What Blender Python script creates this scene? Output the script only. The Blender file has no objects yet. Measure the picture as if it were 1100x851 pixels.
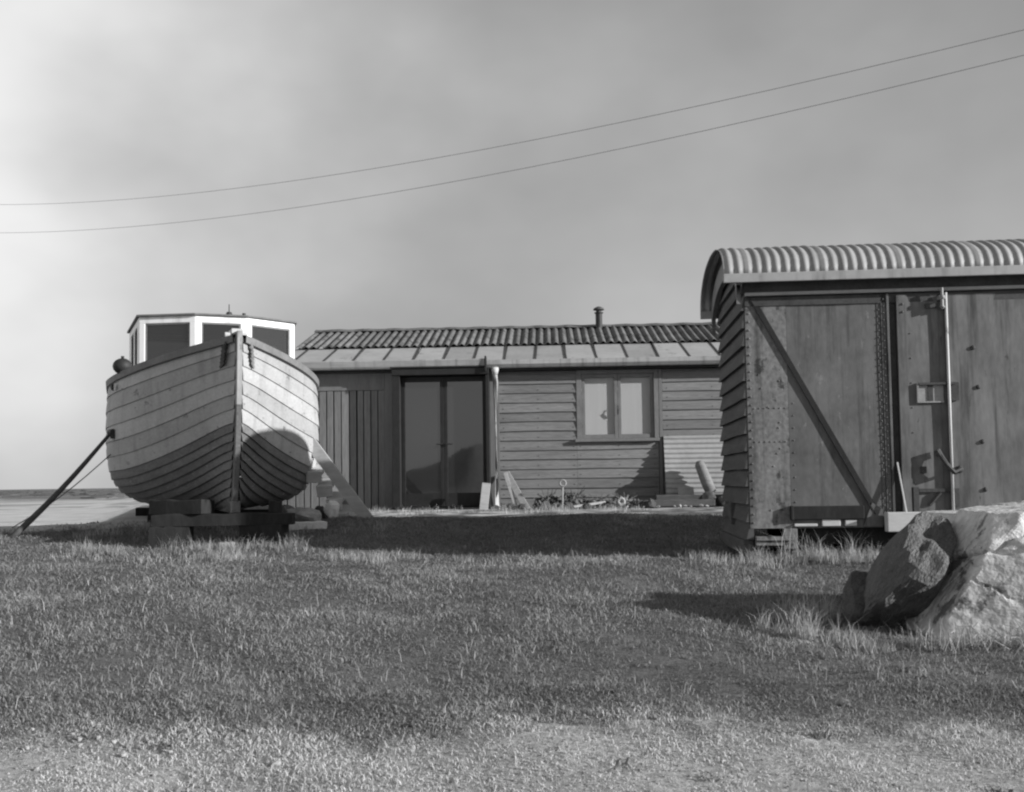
import bpy, math, random
import numpy as np
from mathutils import Vector, Matrix, noise

random.seed(7)
rng = np.random.default_rng(11)
scene = bpy.context.scene
COL = scene.collection
R = math.radians
rnd = random.uniform

# ------------------------------------------------------------------ materials
def grey(v):
    return (v, v, v, 1.0)

def mat(name, lo, hi, rough=0.8, scale=6.0, stretch=(1, 1, 1), bump=0.15, bump_scale=None,
        detail=6.0, spots=None, spot_scale=9.0, spot_cut=0.62, spec=0.3, metal=0.0, fine=0.35, space='Object', bdist=0.012, streak=0.0, streak_map=(9, 2, .3)):
    """Two-tone weathered surface: coarse and fine noise between two greys, an optional third tone in blotches, bump."""
    m = bpy.data.materials.new(name)
    m.use_nodes = True
    nt = m.node_tree
    N, L = nt.nodes, nt.links
    b = N['Principled BSDF']
    b.inputs['Roughness'].default_value = rough
    b.inputs['Specular IOR Level'].default_value = spec
    b.inputs['Metallic'].default_value = metal
    tc = N.new('ShaderNodeTexCoord')
    mp = N.new('ShaderNodeMapping')
    mp.inputs['Scale'].default_value = stretch
    if space == 'World':
        ge = N.new('ShaderNodeNewGeometry')
        L.new(ge.outputs['Position'], mp.inputs['Vector'])
    else:
        L.new(tc.outputs['Object'], mp.inputs['Vector'])
    n1 = N.new('ShaderNodeTexNoise')
    n1.inputs['Scale'].default_value = scale
    n1.inputs['Detail'].default_value = detail
    n1.inputs['Roughness'].default_value = 0.62
    L.new(mp.outputs[0], n1.inputs['Vector'])
    n2 = N.new('ShaderNodeTexNoise')
    n2.inputs['Scale'].default_value = scale * 7
    n2.inputs['Detail'].default_value = 4
    L.new(mp.outputs[0], n2.inputs['Vector'])
    mx = N.new('ShaderNodeMix')
    mx.inputs[0].default_value = fine
    L.new(n1.outputs['Fac'], mx.inputs[2])
    L.new(n2.outputs['Fac'], mx.inputs[3])
    rp = N.new('ShaderNodeValToRGB')
    rp.color_ramp.elements[0].position = 0.33
    rp.color_ramp.elements[1].position = 0.67
    rp.color_ramp.elements[0].color = grey(lo)
    rp.color_ramp.elements[1].color = grey(hi)
    L.new(mx.outputs[0], rp.inputs['Fac'])
    out = rp.outputs['Color']
    if spots is not None:
        n3 = N.new('ShaderNodeTexNoise')
        n3.inputs['Scale'].default_value = spot_scale
        n3.inputs['Detail'].default_value = 7
        n3.inputs['Roughness'].default_value = 0.7
        mp3 = N.new('ShaderNodeMapping')
        mp3.inputs['Location'].default_value = (3.1, 7.7, 1.3)
        L.new(mp.outputs[0], mp3.inputs['Vector'])
        L.new(mp3.outputs[0], n3.inputs['Vector'])
        r3 = N.new('ShaderNodeValToRGB')
        r3.color_ramp.elements[0].position = spot_cut - 0.03
        r3.color_ramp.elements[1].position = spot_cut + 0.03
        L.new(n3.outputs['Fac'], r3.inputs['Fac'])
        m2 = N.new('ShaderNodeMix')
        m2.data_type = 'RGBA'
        L.new(r3.outputs['Color'], m2.inputs[0])
        L.new(out, m2.inputs[6])
        m2.inputs[7].default_value = grey(spots)
        out = m2.outputs[2]
    if streak:
        mp5 = N.new('ShaderNodeMapping'); mp5.inputs['Scale'].default_value = streak_map; mp5.inputs['Location'].default_value = (1.7, .3, 5.1)
        L.new(tc.outputs['Object'], mp5.inputs['Vector'])
        n5 = N.new('ShaderNodeTexNoise'); n5.inputs['Scale'].default_value = 1.6; n5.inputs['Detail'].default_value = 5; n5.inputs['Roughness'].default_value = .6
        L.new(mp5.outputs[0], n5.inputs['Vector'])
        r5 = N.new('ShaderNodeValToRGB'); r5.color_ramp.elements[0].position = .50; r5.color_ramp.elements[1].position = .70
        r5.color_ramp.elements[0].color = grey(1); r5.color_ramp.elements[1].color = grey(1 - streak)
        L.new(n5.outputs['Fac'], r5.inputs['Fac'])
        m5 = N.new('ShaderNodeMix'); m5.data_type = 'RGBA'; m5.blend_type = 'MULTIPLY'; m5.inputs[0].default_value = 1
        L.new(out, m5.inputs[6]); L.new(r5.outputs['Color'], m5.inputs[7]); out = m5.outputs[2]
    L.new(out, b.inputs['Base Color'])
    if bump > 0:
        bp = N.new('ShaderNodeBump')
        bp.inputs['Strength'].default_value = bump
        bp.inputs['Distance'].default_value = bdist
        if bump_scale:
            n4 = N.new('ShaderNodeTexNoise')
            n4.inputs['Scale'].default_value = bump_scale
            n4.inputs['Detail'].default_value = 6
            L.new(mp.outputs[0], n4.inputs['Vector'])
            L.new(n4.outputs['Fac'], bp.inputs['Height'])
        else:
            L.new(mx.outputs[0], bp.inputs['Height'])
        L.new(bp.outputs[0], b.inputs['Normal'])
    return m

M = {}
for sfx, k_, sp_s in (('', 1.0, 7), ('_b', .9, 5.3), ('_c', 1.1, 8.6)):
    M['hull_white' + sfx] = mat('hull_white' + sfx, .32 * k_, .43 * k_, .65, 3.4, (.7, 1, 1.6), .3, 26, spots=.16, spot_scale=sp_s, spot_cut=.645, fine=.5, bdist=.006, streak=.22, streak_map=(4, 4, .6))
    M['hull_under' + sfx] = mat('hull_under' + sfx, .10 * k_, .19 * k_, .8, 3.8, (.7, 1, 1.6), .35, 25, spots=.26, spot_scale=sp_s, spot_cut=.64, fine=.5, bdist=.006)
M['rail'] = mat('rail', 0.13, 0.22, 0.7, 5, (1, 1, 1), 0.2)
M['stem_wood'] = mat('stem_wood', 0.25, 0.40, 0.7, 4, (1, 1, .4), 0.25, spots=0.15, spot_scale=5, spot_cut=.62)
M['white_paint'] = mat('white_paint', 0.80, 0.88, 0.5, 5, (1, 1, 1), 0.08, spots=0.5, spot_scale=9, spot_cut=.72, streak=.35)
M['dark_metal'] = mat('dark_metal', 0.02, 0.06, 0.6, 9, bump=0.2)
M['felt_dark'] = mat('felt_dark', 0.12, 0.2, 0.9, 6, bump=0.2)
M['deck'] = mat('deck', 0.16, 0.24, 0.8, 4, bump=0.1)
M['tar_wood'] = mat('tar_wood', 0.010, 0.028, 0.85, 5, (1, 1, .35), 0.4)
M['black_frame'] = mat('black_frame', 0.012, 0.026, 0.55, 8, bump=0.1)
M['old_timber'] = mat('old_timber', 0.05, 0.12, 0.9, 4, (1, 4, 4), 0.5)
M['pale_timber'] = mat('pale_timber', 0.30, 0.46, 0.85, 4, (.5, 4, 4), 0.3, spots=0.2, spot_scale=5, spot_cut=.66)
M['lap_wood'] = mat('lap_wood', 0.12, 0.23, 0.85, 3.0, (.35, 2, 5), 0.45, spots=0.12, spot_scale=5, spot_cut=.67, fine=.5)
M['plank_wood'] = mat('plank_wood', 0.12, 0.21, 0.85, 3.0, (5, 2, .35), 0.45, spots=0.10, spot_scale=5, spot_cut=.67, fine=.5)
for sfx, k_ in (('_b', .9), ('_c', 1.12)):
    M['wagon_roof' + sfx] = mat('wagon_roof' + sfx, .27 * k_, .37 * k_, .6, 2.4, (1, 1, 1), .12, spots=.2, spot_scale=5, spot_cut=.63, spec=.4, streak=.4, streak_map=(5, .5, .5))
    M['roof_sheet_dark' + sfx] = mat('roof_sheet_dark' + sfx, .09 * k_, .19 * k_, .8, 2.6, (1, 1, 1), .2, spots=.07, spot_scale=4, spot_cut=.58, streak=.4, streak_map=(5, .6, .6))
    M['lap_wood' + sfx] = mat('lap_wood' + sfx, .12 * k_, .23 * k_, .85, 3.3, (.35, 2, 5), .5, spots=.08, spot_scale=6, spot_cut=.65, fine=.5)
    M['plank_wood' + sfx] = mat('plank_wood' + sfx, .12 * k_, .21 * k_, .85, 3.3, (5, 2, .35), .5, spots=.09, spot_scale=6, spot_cut=.66, fine=.5)
    M['roof_panel' + sfx] = mat('roof_panel' + sfx, .29 * k_, .38 * k_, .65, 1.9, (1, 1, 1), .1, spots=.22, spot_scale=4, spot_cut=.62)
M['plank_gap'] = mat('plank_gap', 0.03, 0.05, 0.9, 4, bump=0.1)
M['flat_board'] = mat('flat_board', 0.12, 0.19, 0.8, 3.2, (3, 2, .5), 0.2, spots=.13, spot_scale=4, spot_cut=.66)
M['gutter'] = mat('gutter', 0.26, 0.36, 0.6, 3.0, (.5, 3, 3), 0.15, spots=.22, spot_scale=4, spot_cut=.66, streak=.35)
M['roof_sheet_dark'] = mat('roof_sheet_dark', 0.09, 0.19, 0.8, 2.4, (1, 1, 1), 0.2, spots=.07, spot_scale=4, spot_cut=.58, streak=.4, streak_map=(5, .6, .6))
M['roof_panel'] = mat('roof_panel', 0.30, 0.40, 0.65, 1.6, (1, 1, 1), 0.1, spots=.25, spot_scale=3, spot_cut=.64)
M['seam'] = mat('seam', 0.03, 0.06, 0.8, 5)
M['pipe_pale'] = mat('pipe_pale', 0.42, 0.56, 0.6, 5, (1, 1, .4), 0.1, spots=.2, spot_scale=6, spot_cut=.66)
M['sash'] = mat('sash', 0.13, 0.20, 0.6, 6, bump=0.1)
M['blind'] = mat('blind', 0.72, 0.80, 0.9, 2, (4, 1, .3), 0.1)
M['zinc'] = mat('zinc', 0.25, 0.38, 0.55, 2.0, (1, 1, 1), 0.1, spots=.28, spot_scale=5, spot_cut=.62, spec=.4)
M['wagon_roof'] = mat('wagon_roof', 0.27, 0.37, 0.6, 2.2, (1, 1, 1), 0.12, spots=.24, spot_scale=5, spot_cut=.64, spec=.4, streak=.4, streak_map=(5, .5, .5))
M['wagon_sheet'] = mat('wagon_sheet', 0.075, 0.16, 0.6, 2.6, (1.3, 1, .7), 0.25, 10, spots=.19, spot_scale=9, spot_cut=.655, fine=.3, bdist=.006, streak=.6, streak_map=(7, 2, .45))
M['wagon_rust'] = mat('wagon_rust', 0.10, 0.24, 0.75, 4.2, (1, 1, .8), 0.4, spots=.05, spot_scale=7, spot_cut=.61, fine=.6, bdist=.006, streak=.6, streak_map=(7, 2, .45))
M['wagon_door'] = mat('wagon_door', 0.085, 0.19, 0.65, 2.4, (1.7, 1, .6), 0.25, spots=.05, spot_scale=6, spot_cut=.66, fine=.3, bdist=.006, streak=.6, streak_map=(7, 2, .45))
M['wagon_dark'] = mat('wagon_dark', 0.035, 0.075, 0.7, 6, bump=0.3)
M['label_metal'] = mat('label_metal', .2, .34, .6, 9, bump=.2)
M['brace_paint'] = mat('brace_paint', 0.010, 0.024, 0.7, 6, bump=0.3)
M['wagon_boards'] = mat('wagon_boards', 0.055, 0.11, 0.85, 3.2, (2, .5, 4), 0.4)
M['pale_rod'] = mat('pale_rod', 0.50, 0.62, 0.5, 8, (1, 1, .4), 0.1, spots=.2, spot_scale=9, spot_cut=.64)
M['sill_pale'] = mat('sill_pale', 0.42, 0.55, 0.75, 4, (.6, 2, 2), 0.2)
M['chalk'] = mat('chalk', 0.36, 0.64, 0.92, 2.4, (1, 1, 1), 0.7, 16, spots=.14, spot_scale=3.6, spot_cut=.58, fine=.55, bdist=.03)
M['shade_and_rubble_rock'] = mat('shade_and_rubble_rock', 0.07, 0.17, 0.92, 5, bump=0.9, bump_scale=14, bdist=.04, fine=.5)  # boulder's shaded side put into the colour; for the rubble, its own tone
M['stone_mid'] = mat('stone_mid', 0.22, 0.42, 0.9, 4, bump=0.5)
M['stone_dark'] = mat('stone_dark', 0.07, 0.16, 0.9, 4, bump=0.5)
M['stone_pale'] = mat('stone_pale', 0.55, 0.78, 0.85, 9, bump=0.5, space='World')
M['flint'] = mat('flint', 0.26, 0.44, 0.85, 30, bump=0.5, space='World')
M['gravel_mid'] = mat('gravel_mid', 0.16, 0.3, 0.9, 9, bump=0.4, space='World')
M['gravel_pale'] = mat('gravel_pale', 0.3, 0.46, 0.9, 9, bump=0.4, space='World')
M['rubber'] = mat('rubber', 0.02, 0.035, 0.6, 8, bump=0.05)
M['rope'] = mat('rope', 0.12, 0.2, 0.9, 20, bump=0.2)
M['wire'] = mat('wire', 0.34, 0.42, 0.6, 4, bump=0)
M['leaf'] = mat('leaf', 0.045, 0.11, 0.7, 14, bump=0)
M['leaf_pale'] = mat('leaf_pale', 0.10, 0.2, 0.7, 14, bump=0)
M['scrub'] = mat('scrub', 0.07, 0.14, 0.9, .6, bump=0, space='World')

def glass(name, tint, ior, clear=0.0):
    m = bpy.data.materials.new(name)
    m.use_nodes = True
    nt = m.node_tree
    b = nt.nodes['Principled BSDF']
    b.inputs['Base Color'].default_value = grey(tint)
    b.inputs['Roughness'].default_value = 0.03
    b.inputs['IOR'].default_value = ior
    n = nt.nodes.new('ShaderNodeTexNoise'); n.inputs['Scale'].default_value = 3.0
    bp = nt.nodes.new('ShaderNodeBump'); bp.inputs['Strength'].default_value = 0.05; bp.inputs['Distance'].default_value = .01
    nt.links.new(n.outputs['Fac'], bp.inputs['Height'])
    nt.links.new(bp.outputs[0], b.inputs['Normal'])
    if clear:
        out = nt.nodes['Material Output']
        tr = nt.nodes.new('ShaderNodeBsdfTransparent')
        tr.inputs['Color'].default_value = grey(.93)
        mx = nt.nodes.new('ShaderNodeMixShader')
        mx.inputs[0].default_value = clear
        nt.links.new(b.outputs[0], mx.inputs[1])
        nt.links.new(tr.outputs[0], mx.inputs[2])
        nt.links.new(mx.outputs[0], out.inputs['Surface'])
    return m

M['glass_door'] = glass('glass_door', 0.014, 2.25)
M['glass_wheelhouse'] = glass('glass_wheelhouse', 0.02, 2.0, 0.4)
M['glass_window'] = glass('glass_window', 0.02, 1.5, 0.9)

# ------------------------------------------------------------------ mesh helpers
class MB:
    def __init__(self):
        self.v, self.f, self.mi = [], [], []
    def add(self, vs, fs, mi=0, T=None):
        o = len(self.v)
        for p in vs:
            self.v.append(tuple(T @ Vector(p)) if T is not None else tuple(p))
        for f in fs:
            self.f.append(tuple(i + o for i in f)); self.mi.append(mi)
        return self
    def bx(self, x0, x1, y0, y1, z0, z1, mi=0, T=None):
        vs = [(x0, y0, z0), (x1, y0, z0), (x1, y1, z0), (x0, y1, z0), (x0, y0, z1), (x1, y0, z1), (x1, y1, z1), (x0, y1, z1)]
        fs = [(0, 3, 2, 1), (4, 5, 6, 7), (0, 1, 5, 4), (1, 2, 6, 5), (2, 3, 7, 6), (3, 0, 4, 7)]
        return self.add(vs, fs, mi, T)
    def beam(self, a, b, w, h, up=(0, 0, 1), mi=0):
        """rectangular bar from a to b, w across, h along 'up'."""
        a, b, up = Vector(a), Vector(b), Vector(up)
        d = (b - a).normalized()
        s = d.cross(up).normalized()
        u = s.cross(d).normalized()
        vs = []
        for p in (a, b):
            for i, j in ((-1, -1), (1, -1), (1, 1), (-1, 1)):
                vs.append(p + s * (i * w / 2) + u * (j * h / 2))
        return self.add(vs, [(0, 1, 2, 3), (7, 6, 5, 4), (0, 4, 5, 1), (1, 5, 6, 2), (2, 6, 7, 3), (3, 7, 4, 0)], mi)
    def tube(self, pts, r, n=10, mi=0, caps=True):
        pts = [Vector(p) for p in pts]
        rs = r if isinstance(r, (list, tuple)) else [r] * len(pts)
        o = len(self.v)
        up = Vector((0, 0, 1))
        for i, p in enumerate(pts):
            d = (pts[min(i + 1, len(pts) - 1)] - pts[max(i - 1, 0)]).normalized()
            s = d.cross(up)
            s = Vector((1, 0, 0)) if s.length < 1e-3 else s.normalized()
            u = s.cross(d).normalized()
            for k in range(n):
                a = 2 * math.pi * k / n
                self.v.append(tuple(p + s * (rs[i] * math.cos(a)) + u * (rs[i] * math.sin(a))))
        for i in range(len(pts) - 1):
            for k in range(n):
                k2 = (k + 1) % n
                self.f.append((o + i * n + k, o + i * n + k2, o + (i + 1) * n + k2, o + (i + 1) * n + k)); self.mi.append(mi)
        if caps:
            self.f.append(tuple(o + k for k in reversed(range(n)))); self.mi.append(mi)
            self.f.append(tuple(o + (len(pts) - 1) * n + k for k in range(n))); self.mi.append(mi)
        return self
    def grid(self, rows, mi=0):
        o = len(self.v)
        n = len(rows[0])
        for r in rows:
            for p in r:
                self.v.append(tuple(p))
        for i in range(len(rows) - 1):
            for j in range(n - 1):
                self.f.append((o + i * n + j, o + i * n + j + 1, o + (i + 1) * n + j + 1, o + (i + 1) * n + j)); self.mi.append(mi)
        return self
    def prism(self, poly, y0, y1, mi=0):
        """polygon in x,z swept from y0 to y1."""
        n = len(poly)
        vs = [(p[0], y0, p[1]) for p in poly] + [(p[0], y1, p[1]) for p in poly]
        fs = [tuple(range(n)), tuple(reversed(range(n, 2 * n)))]
        for k in range(n):
            k2 = (k + 1) % n
            fs.append((k2, k, k + n, k2 + n))
        return self.add(vs, fs, mi)
    def prism_x(self, poly, x0, x1, mi=0):
        """polygon in y,z swept from x0 to x1."""
        n = len(poly)
        vs = [(x0, p[0], p[1]) for p in poly] + [(x1, p[0], p[1]) for p in poly]
        fs = [tuple(range(n)), tuple(reversed(range(n, 2 * n)))]
        for k in range(n):
            k2 = (k + 1) % n
            fs.append((k2, k, k + n, k2 + n))
        return self.add(vs, fs, mi)
    def dome(self, c, r, n=6, axis=(0, -1, 0), mi=0):
        ax = Vector(axis).normalized()
        s = ax.orthogonal().normalized(); u = ax.cross(s)
        c = Vector(c); o = len(self.v)
        for q, (rr, hh) in enumerate(((1, 0), (.75, .55), )):
            for k in range(n):
                a = 2 * math.pi * k / n
                self.v.append(tuple(c + (s * math.cos(a) + u * math.sin(a)) * (r * rr) + ax * (r * hh)))
        self.v.append(tuple(c + ax * r * .8))
        for k in range(n):
            k2 = (k + 1) % n
            self.f.append((o + k, o + k2, o + n + k2, o + n + k)); self.mi.append(mi)
            self.f.append((o + n + k, o + n + k2, o + 2 * n)); self.mi.append(mi)
        return self
    def build(self, name, mats, parent=None, smooth=False, bevel=0.0, solid=0.0, loc=None):
        me = bpy.data.meshes.new(name)
        me.from_pydata(self.v, [], self.f)
        if not isinstance(mats, (list, tuple)):
            mats = [mats]
        for m in mats:
            me.materials.append(m)
        me.polygons.foreach_set('material_index', self.mi)
        me.polygons.foreach_set('use_smooth', [smooth] * len(self.f))
        me.update()
        o = bpy.data.objects.new(name, me)
        COL.objects.link(o)
        if parent is not None:
            o.parent = parent
        if loc:
            o.location = loc
        if solid:
            s = o.modifiers.new('solid', 'SOLIDIFY'); s.thickness = solid; s.offset = 0
        if bevel:
            bv = o.modifiers.new('bevel', 'BEVEL'); bv.width = bevel; bv.segments = 2; bv.limit_method = 'ANGLE'
        return o

def tag(o, label=None, cat=None, group=None, kind=None):
    if label: o['label'] = label
    if cat: o['category'] = cat
    if group: o['group'] = group
    if kind: o['kind'] = kind
    return o

def empty(name, loc, rz=0.0, label=None, cat=None, group=None):
    o = bpy.data.objects.new(name, None)
    o.empty_display_size = .2
    COL.objects.link(o)
    o.location = loc; o.rotation_euler = (0, 0, rz)
    return tag(o, label, cat, group)

def fbm(x, y, z, oct=4):
    v, a = 0.0, 1.0
    for i in range(oct):
        v += a * noise.noise((x, y, z)); x *= 2.03; y *= 2.03; z *= 2.03; a *= .5
    return v

# ------------------------------------------------------------------ ground
PY = np.array([-40, -12, -9.5, -8, -6, -4, 0, 3.4, 5, 6.2, 8, 9, 9.7, 10.3, 11.2, 11.65, 12.3, 16, 25, 60, 150, 6000.])
PZ = np.array([1.2, 2.2, 2.5, 2.2, 1.1, .25, 0, .04, .12, .20, .28, .325, .33, .345, .43, .52, .615, .655, .64, .5, .3, .1])

def gz_np(x, y):
    x = np.asarray(x, float); y = np.asarray(y, float)
    ye = y + np.where((y > 5) & (y < 16), .06 * np.clip(x, -8, 4) * np.clip((y - 5) / 3, 0, 1) * np.clip((16 - y) / 3, 0, 1), 0)
    z = np.interp(ye, PY, PZ)
    # the bank behind the camera is a long mound whose top tails off to the right
    back = np.clip((-y - 4) / 2, 0, 1)
    z = z * (1 - back) + back * (z * (.42 + .58 * np.exp(-((x + 3.2) / 2.6) ** 2) + .05 * np.sin(x * 1.7)))
    near = np.clip((y - 1) / 2, 0, 1) * np.clip((14 - y) / 2, 0, 1)
    z = z + near * (.016 * np.sin(x * 2.3 + .6 * np.sin(y * 1.9)) + .014 * np.sin(y * 3.1 + 1.3 * np.sin(x * 1.1 + 2)) + .008 * np.sin(x * 7.1 + y * 5.3))
    # left of the boat the shingle falls away behind the bank
    q = np.clip((-5.0 - .32 * (y - 13.0) - x) / 1.2, 0, 1) * np.clip((y - 12.5) / 1.6, 0, 1)
    q = q * q * (3 - 2 * q) * np.clip((300 - y) / 200, 0, 1)
    z = z - q * np.clip(z - .12, 0, 1) * .9
    far = np.clip((y - 18) / 20, 0, 1)
    z = z + far * (.05 * np.sin(y * .35 + .02 * x) + .04 * np.sin(y * .11 + x * .03 + 1))
    return z

def gz(x, y):
    return float(gz_np(x, y))

def shingle_np(x, y):
    """1 where bare shingle lies: beyond the bank, left of and behind the hut."""
    return np.clip((y - 11.9 - .12 * np.clip(x + 6, 0, 12)) / .5, 0, 1) * (1 - .55 * np.clip((x + 4.6) / .8, 0, 1) * np.clip((19 - y) / 2, 0, 1))

def gravel_np(x, y):
    return np.clip((4.5 + .05 * np.sin(x * 1.6) + .05 * np.sin(x * 3.7 + 1) - y) / .9, 0, 1)

def build_ground():
    def lines(inner0, inner1, step, outer, lo):
        a = list(np.arange(inner0, inner1 + 1e-6, step))
        s, p = step, inner1
        while p < outer:
            s *= 1.22; p += s; a.append(p)
        s, p = step, inner0
        pre = []
        while p > lo:
            s *= 1.22; p -= s; pre.append(p)
        return np.array(pre[::-1] + a)
    xs = lines(-9, 7, .09, 5000, -5000)
    ys = lines(1.5, 17, .07, 6000, -300)
    X, Y = np.meshgrid(xs, ys)
    Z = gz_np(X, Y)
    nx, ny = len(xs), len(ys)
    me = bpy.data.meshes.new('ground')
    V = np.stack([X.ravel(), Y.ravel(), Z.ravel()], 1)
    i = np.arange((ny - 1) * (nx - 1)); r = i // (nx - 1); c = i % (nx - 1)
    a = r * nx + c
    Fq = np.stack([a, a + 1, a + 1 + nx, a + nx], 1)
    me.from_pydata(V.tolist(), [], Fq.tolist())
    me.polygons.foreach_set('use_smooth', [True] * len(Fq))
    at1 = me.attributes.new('shingle', 'FLOAT', 'POINT'); at1.data.foreach_set('value', shingle_np(X, Y).ravel().astype('f4'))
    at2 = me.attributes.new('gravel', 'FLOAT', 'POINT'); at2.data.foreach_set('value', gravel_np(X, Y).ravel().astype('f4'))
    m = bpy.data.materials.new('turf_and_shingle'); m.use_nodes = True
    nt = m.node_tree; N, L = nt.nodes, nt.links
    b = N['Principled BSDF']; b.inputs['Roughness'].default_value = .95; b.inputs['Specular IOR Level'].default_value = .1
    ge = N.new('ShaderNodeNewGeometry')
    def nz(scale, det=5, ro=.6):
        n = N.new('ShaderNodeTexNoise'); n.inputs['Scale'].default_value = scale; n.inputs['Detail'].default_value = det; n.inputs['Roughness'].default_value = ro
        L.new(ge.outputs['Position'], n.inputs['Vector']); return n.outputs['Fac']
    def ramp(f, p0, c0, p1, c1):
        r_ = N.new('ShaderNodeValToRGB'); e = r_.color_ramp.elements
        e[0].position = p0; e[0].color = grey(c0); e[1].position = p1; e[1].color = grey(c1)
        L.new(f, r_.inputs['Fac']); return r_.outputs['Color']
    def mix(f, a_, b_, mode='MIX'):
        x = N.new('ShaderNodeMix'); x.data_type = 'RGBA'; x.blend_type = mode
        if isinstance(f, float): x.inputs[0].default_value = f
        else: L.new(f, x.inputs[0])
        L.new(a_, x.inputs[6]); L.new(b_, x.inputs[7]); return x.outputs[2]
    turf = mix(.5, ramp(nz(1.3), .35, .10, .65, .19), ramp(nz(38), .35, .07, .65, .24))
    vor = N.new('ShaderNodeTexVoronoi'); vor.inputs['Scale'].default_value = 34
    L.new(ge.outputs['Position'], vor.inputs['Vector'])
    bw = N.new('ShaderNodeRGBToBW'); L.new(vor.outputs['Color'], bw.inputs[0])
    grav = mix(.35, ramp(bw.outputs[0], .1, .26, .9, .58), ramp(nz(5), .3, .3, .7, .5))
    shing = mix(.5, ramp(nz(.9, 8, .7), .35, .36, .6, .68), ramp(nz(26), .3, .36, .7, .66))
    def attr(n):
        a_ = N.new('ShaderNodeAttribute'); a_.attribute_name = n; return a_.outputs['Fac']
    def edge(a_, nsc, amt):
        s = N.new('ShaderNodeMath'); s.operation = 'MULTIPLY_ADD'
        L.new(nz(nsc), s.inputs[0]); s.inputs[1].default_value = amt; s.inputs[2].default_value = -amt / 2
        t = N.new('ShaderNodeMath'); t.operation = 'ADD'; L.new(a_, t.inputs[0]); L.new(s.outputs[0], t.inputs[1])
        return ramp(t.outputs[0], .38, 0, .62, 1)
    colr = mix(edge(attr('gravel'), 7.0, 1.3), turf, grav)
    colr = mix(edge(attr('shingle'), 2.5, 1.6), colr, shing)
    # scattered dark scrub on the far shingle
    sp = N.new('ShaderNodeSeparateXYZ'); L.new(ge.outputs['Position'], sp.inputs[0])
    fr = N.new('ShaderNodeMapRange'); L.new(sp.outputs['Y'], fr.inputs['Value'])
    fr.inputs['From Min'].default_value = 16; fr.inputs['From Max'].default_value = 110
    fr.inputs['To Min'].default_value = -.12; fr.inputs['To Max'].default_value = .2
    mpg = N.new('ShaderNodeMapping'); mpg.inputs['Scale'].default_value = (.12, .35, .3)
    L.new(ge.outputs['Position'], mpg.inputs['Vector'])
    sn = N.new('ShaderNodeTexNoise'); sn.inputs['Scale'].default_value = 1; sn.inputs['Detail'].default_value = 6
    L.new(mpg.outputs[0], sn.inputs['Vector'])
    ad = N.new('ShaderNodeMath'); ad.operation = 'ADD'; L.new(sn.outputs['Fac'], ad.inputs[0]); L.new(fr.outputs[0], ad.inputs[1])
    dark = ramp(nz(2.5), .3, .07, .7, .2)
    colr = mix(ramp(ad.outputs[0], .54, 0, .64, 1), colr, dark)
    L.new(colr, b.inputs['Base Color'])
    bp = N.new('ShaderNodeBump'); bp.inputs['Strength'].default_value = .8; bp.inputs['Distance'].default_value = .015
    L.new(nz(75, 6, .75), bp.inputs['Height']); L.new(bp.outputs[0], b.inputs['Normal'])
    me.materials.append(m)
    o = bpy.data.objects.new('ground', me); COL.objects.link(o)
    tag(o, 'rough turf running back to bare pale shingle', 'ground', kind='structure')
build_ground()

# ------------------------------------------------------------------ grass (nobody could count it)
def grass_mat(name, lo, hi):
    m = bpy.data.materials.new(name); m.use_nodes = True
    nt = m.node_tree; N, L = nt.nodes, nt.links
    b = N['Principled BSDF']; b.inputs['Roughness'].default_value = .7; b.inputs['Specular IOR Level'].default_value = .25
    a = N.new('ShaderNodeAttribute'); a.attribute_name = 'shade'
    r = N.new('ShaderNodeValToRGB'); e = r.color_ramp.elements
    e[0].color = grey(lo); e[1].color = grey(hi); e[1].position = .8
    e2 = e.new(1.0); e2.color = grey(min(.66, hi * 1.8))
    L.new(a.outputs['Fac'], r.inputs['Fac']); L.new(r.outputs['Color'], b.inputs['Base Color'])
    out = N['Material Output']
    tl = N.new('ShaderNodeBsdfTranslucent'); L.new(r.outputs['Color'], tl.inputs['Color'])
    mx = N.new('ShaderNodeMixShader'); mx.inputs[0].default_value = .3
    L.new(b.outputs[0], mx.inputs[1]); L.new(tl.outputs[0], mx.inputs[2]); L.new(mx.outputs[0], out.inputs['Surface'])
    return m
M['grass'] = grass_mat('grass_blades', .14, .33)
M['straw'] = grass_mat('straw_blades', .22, .50)

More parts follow.
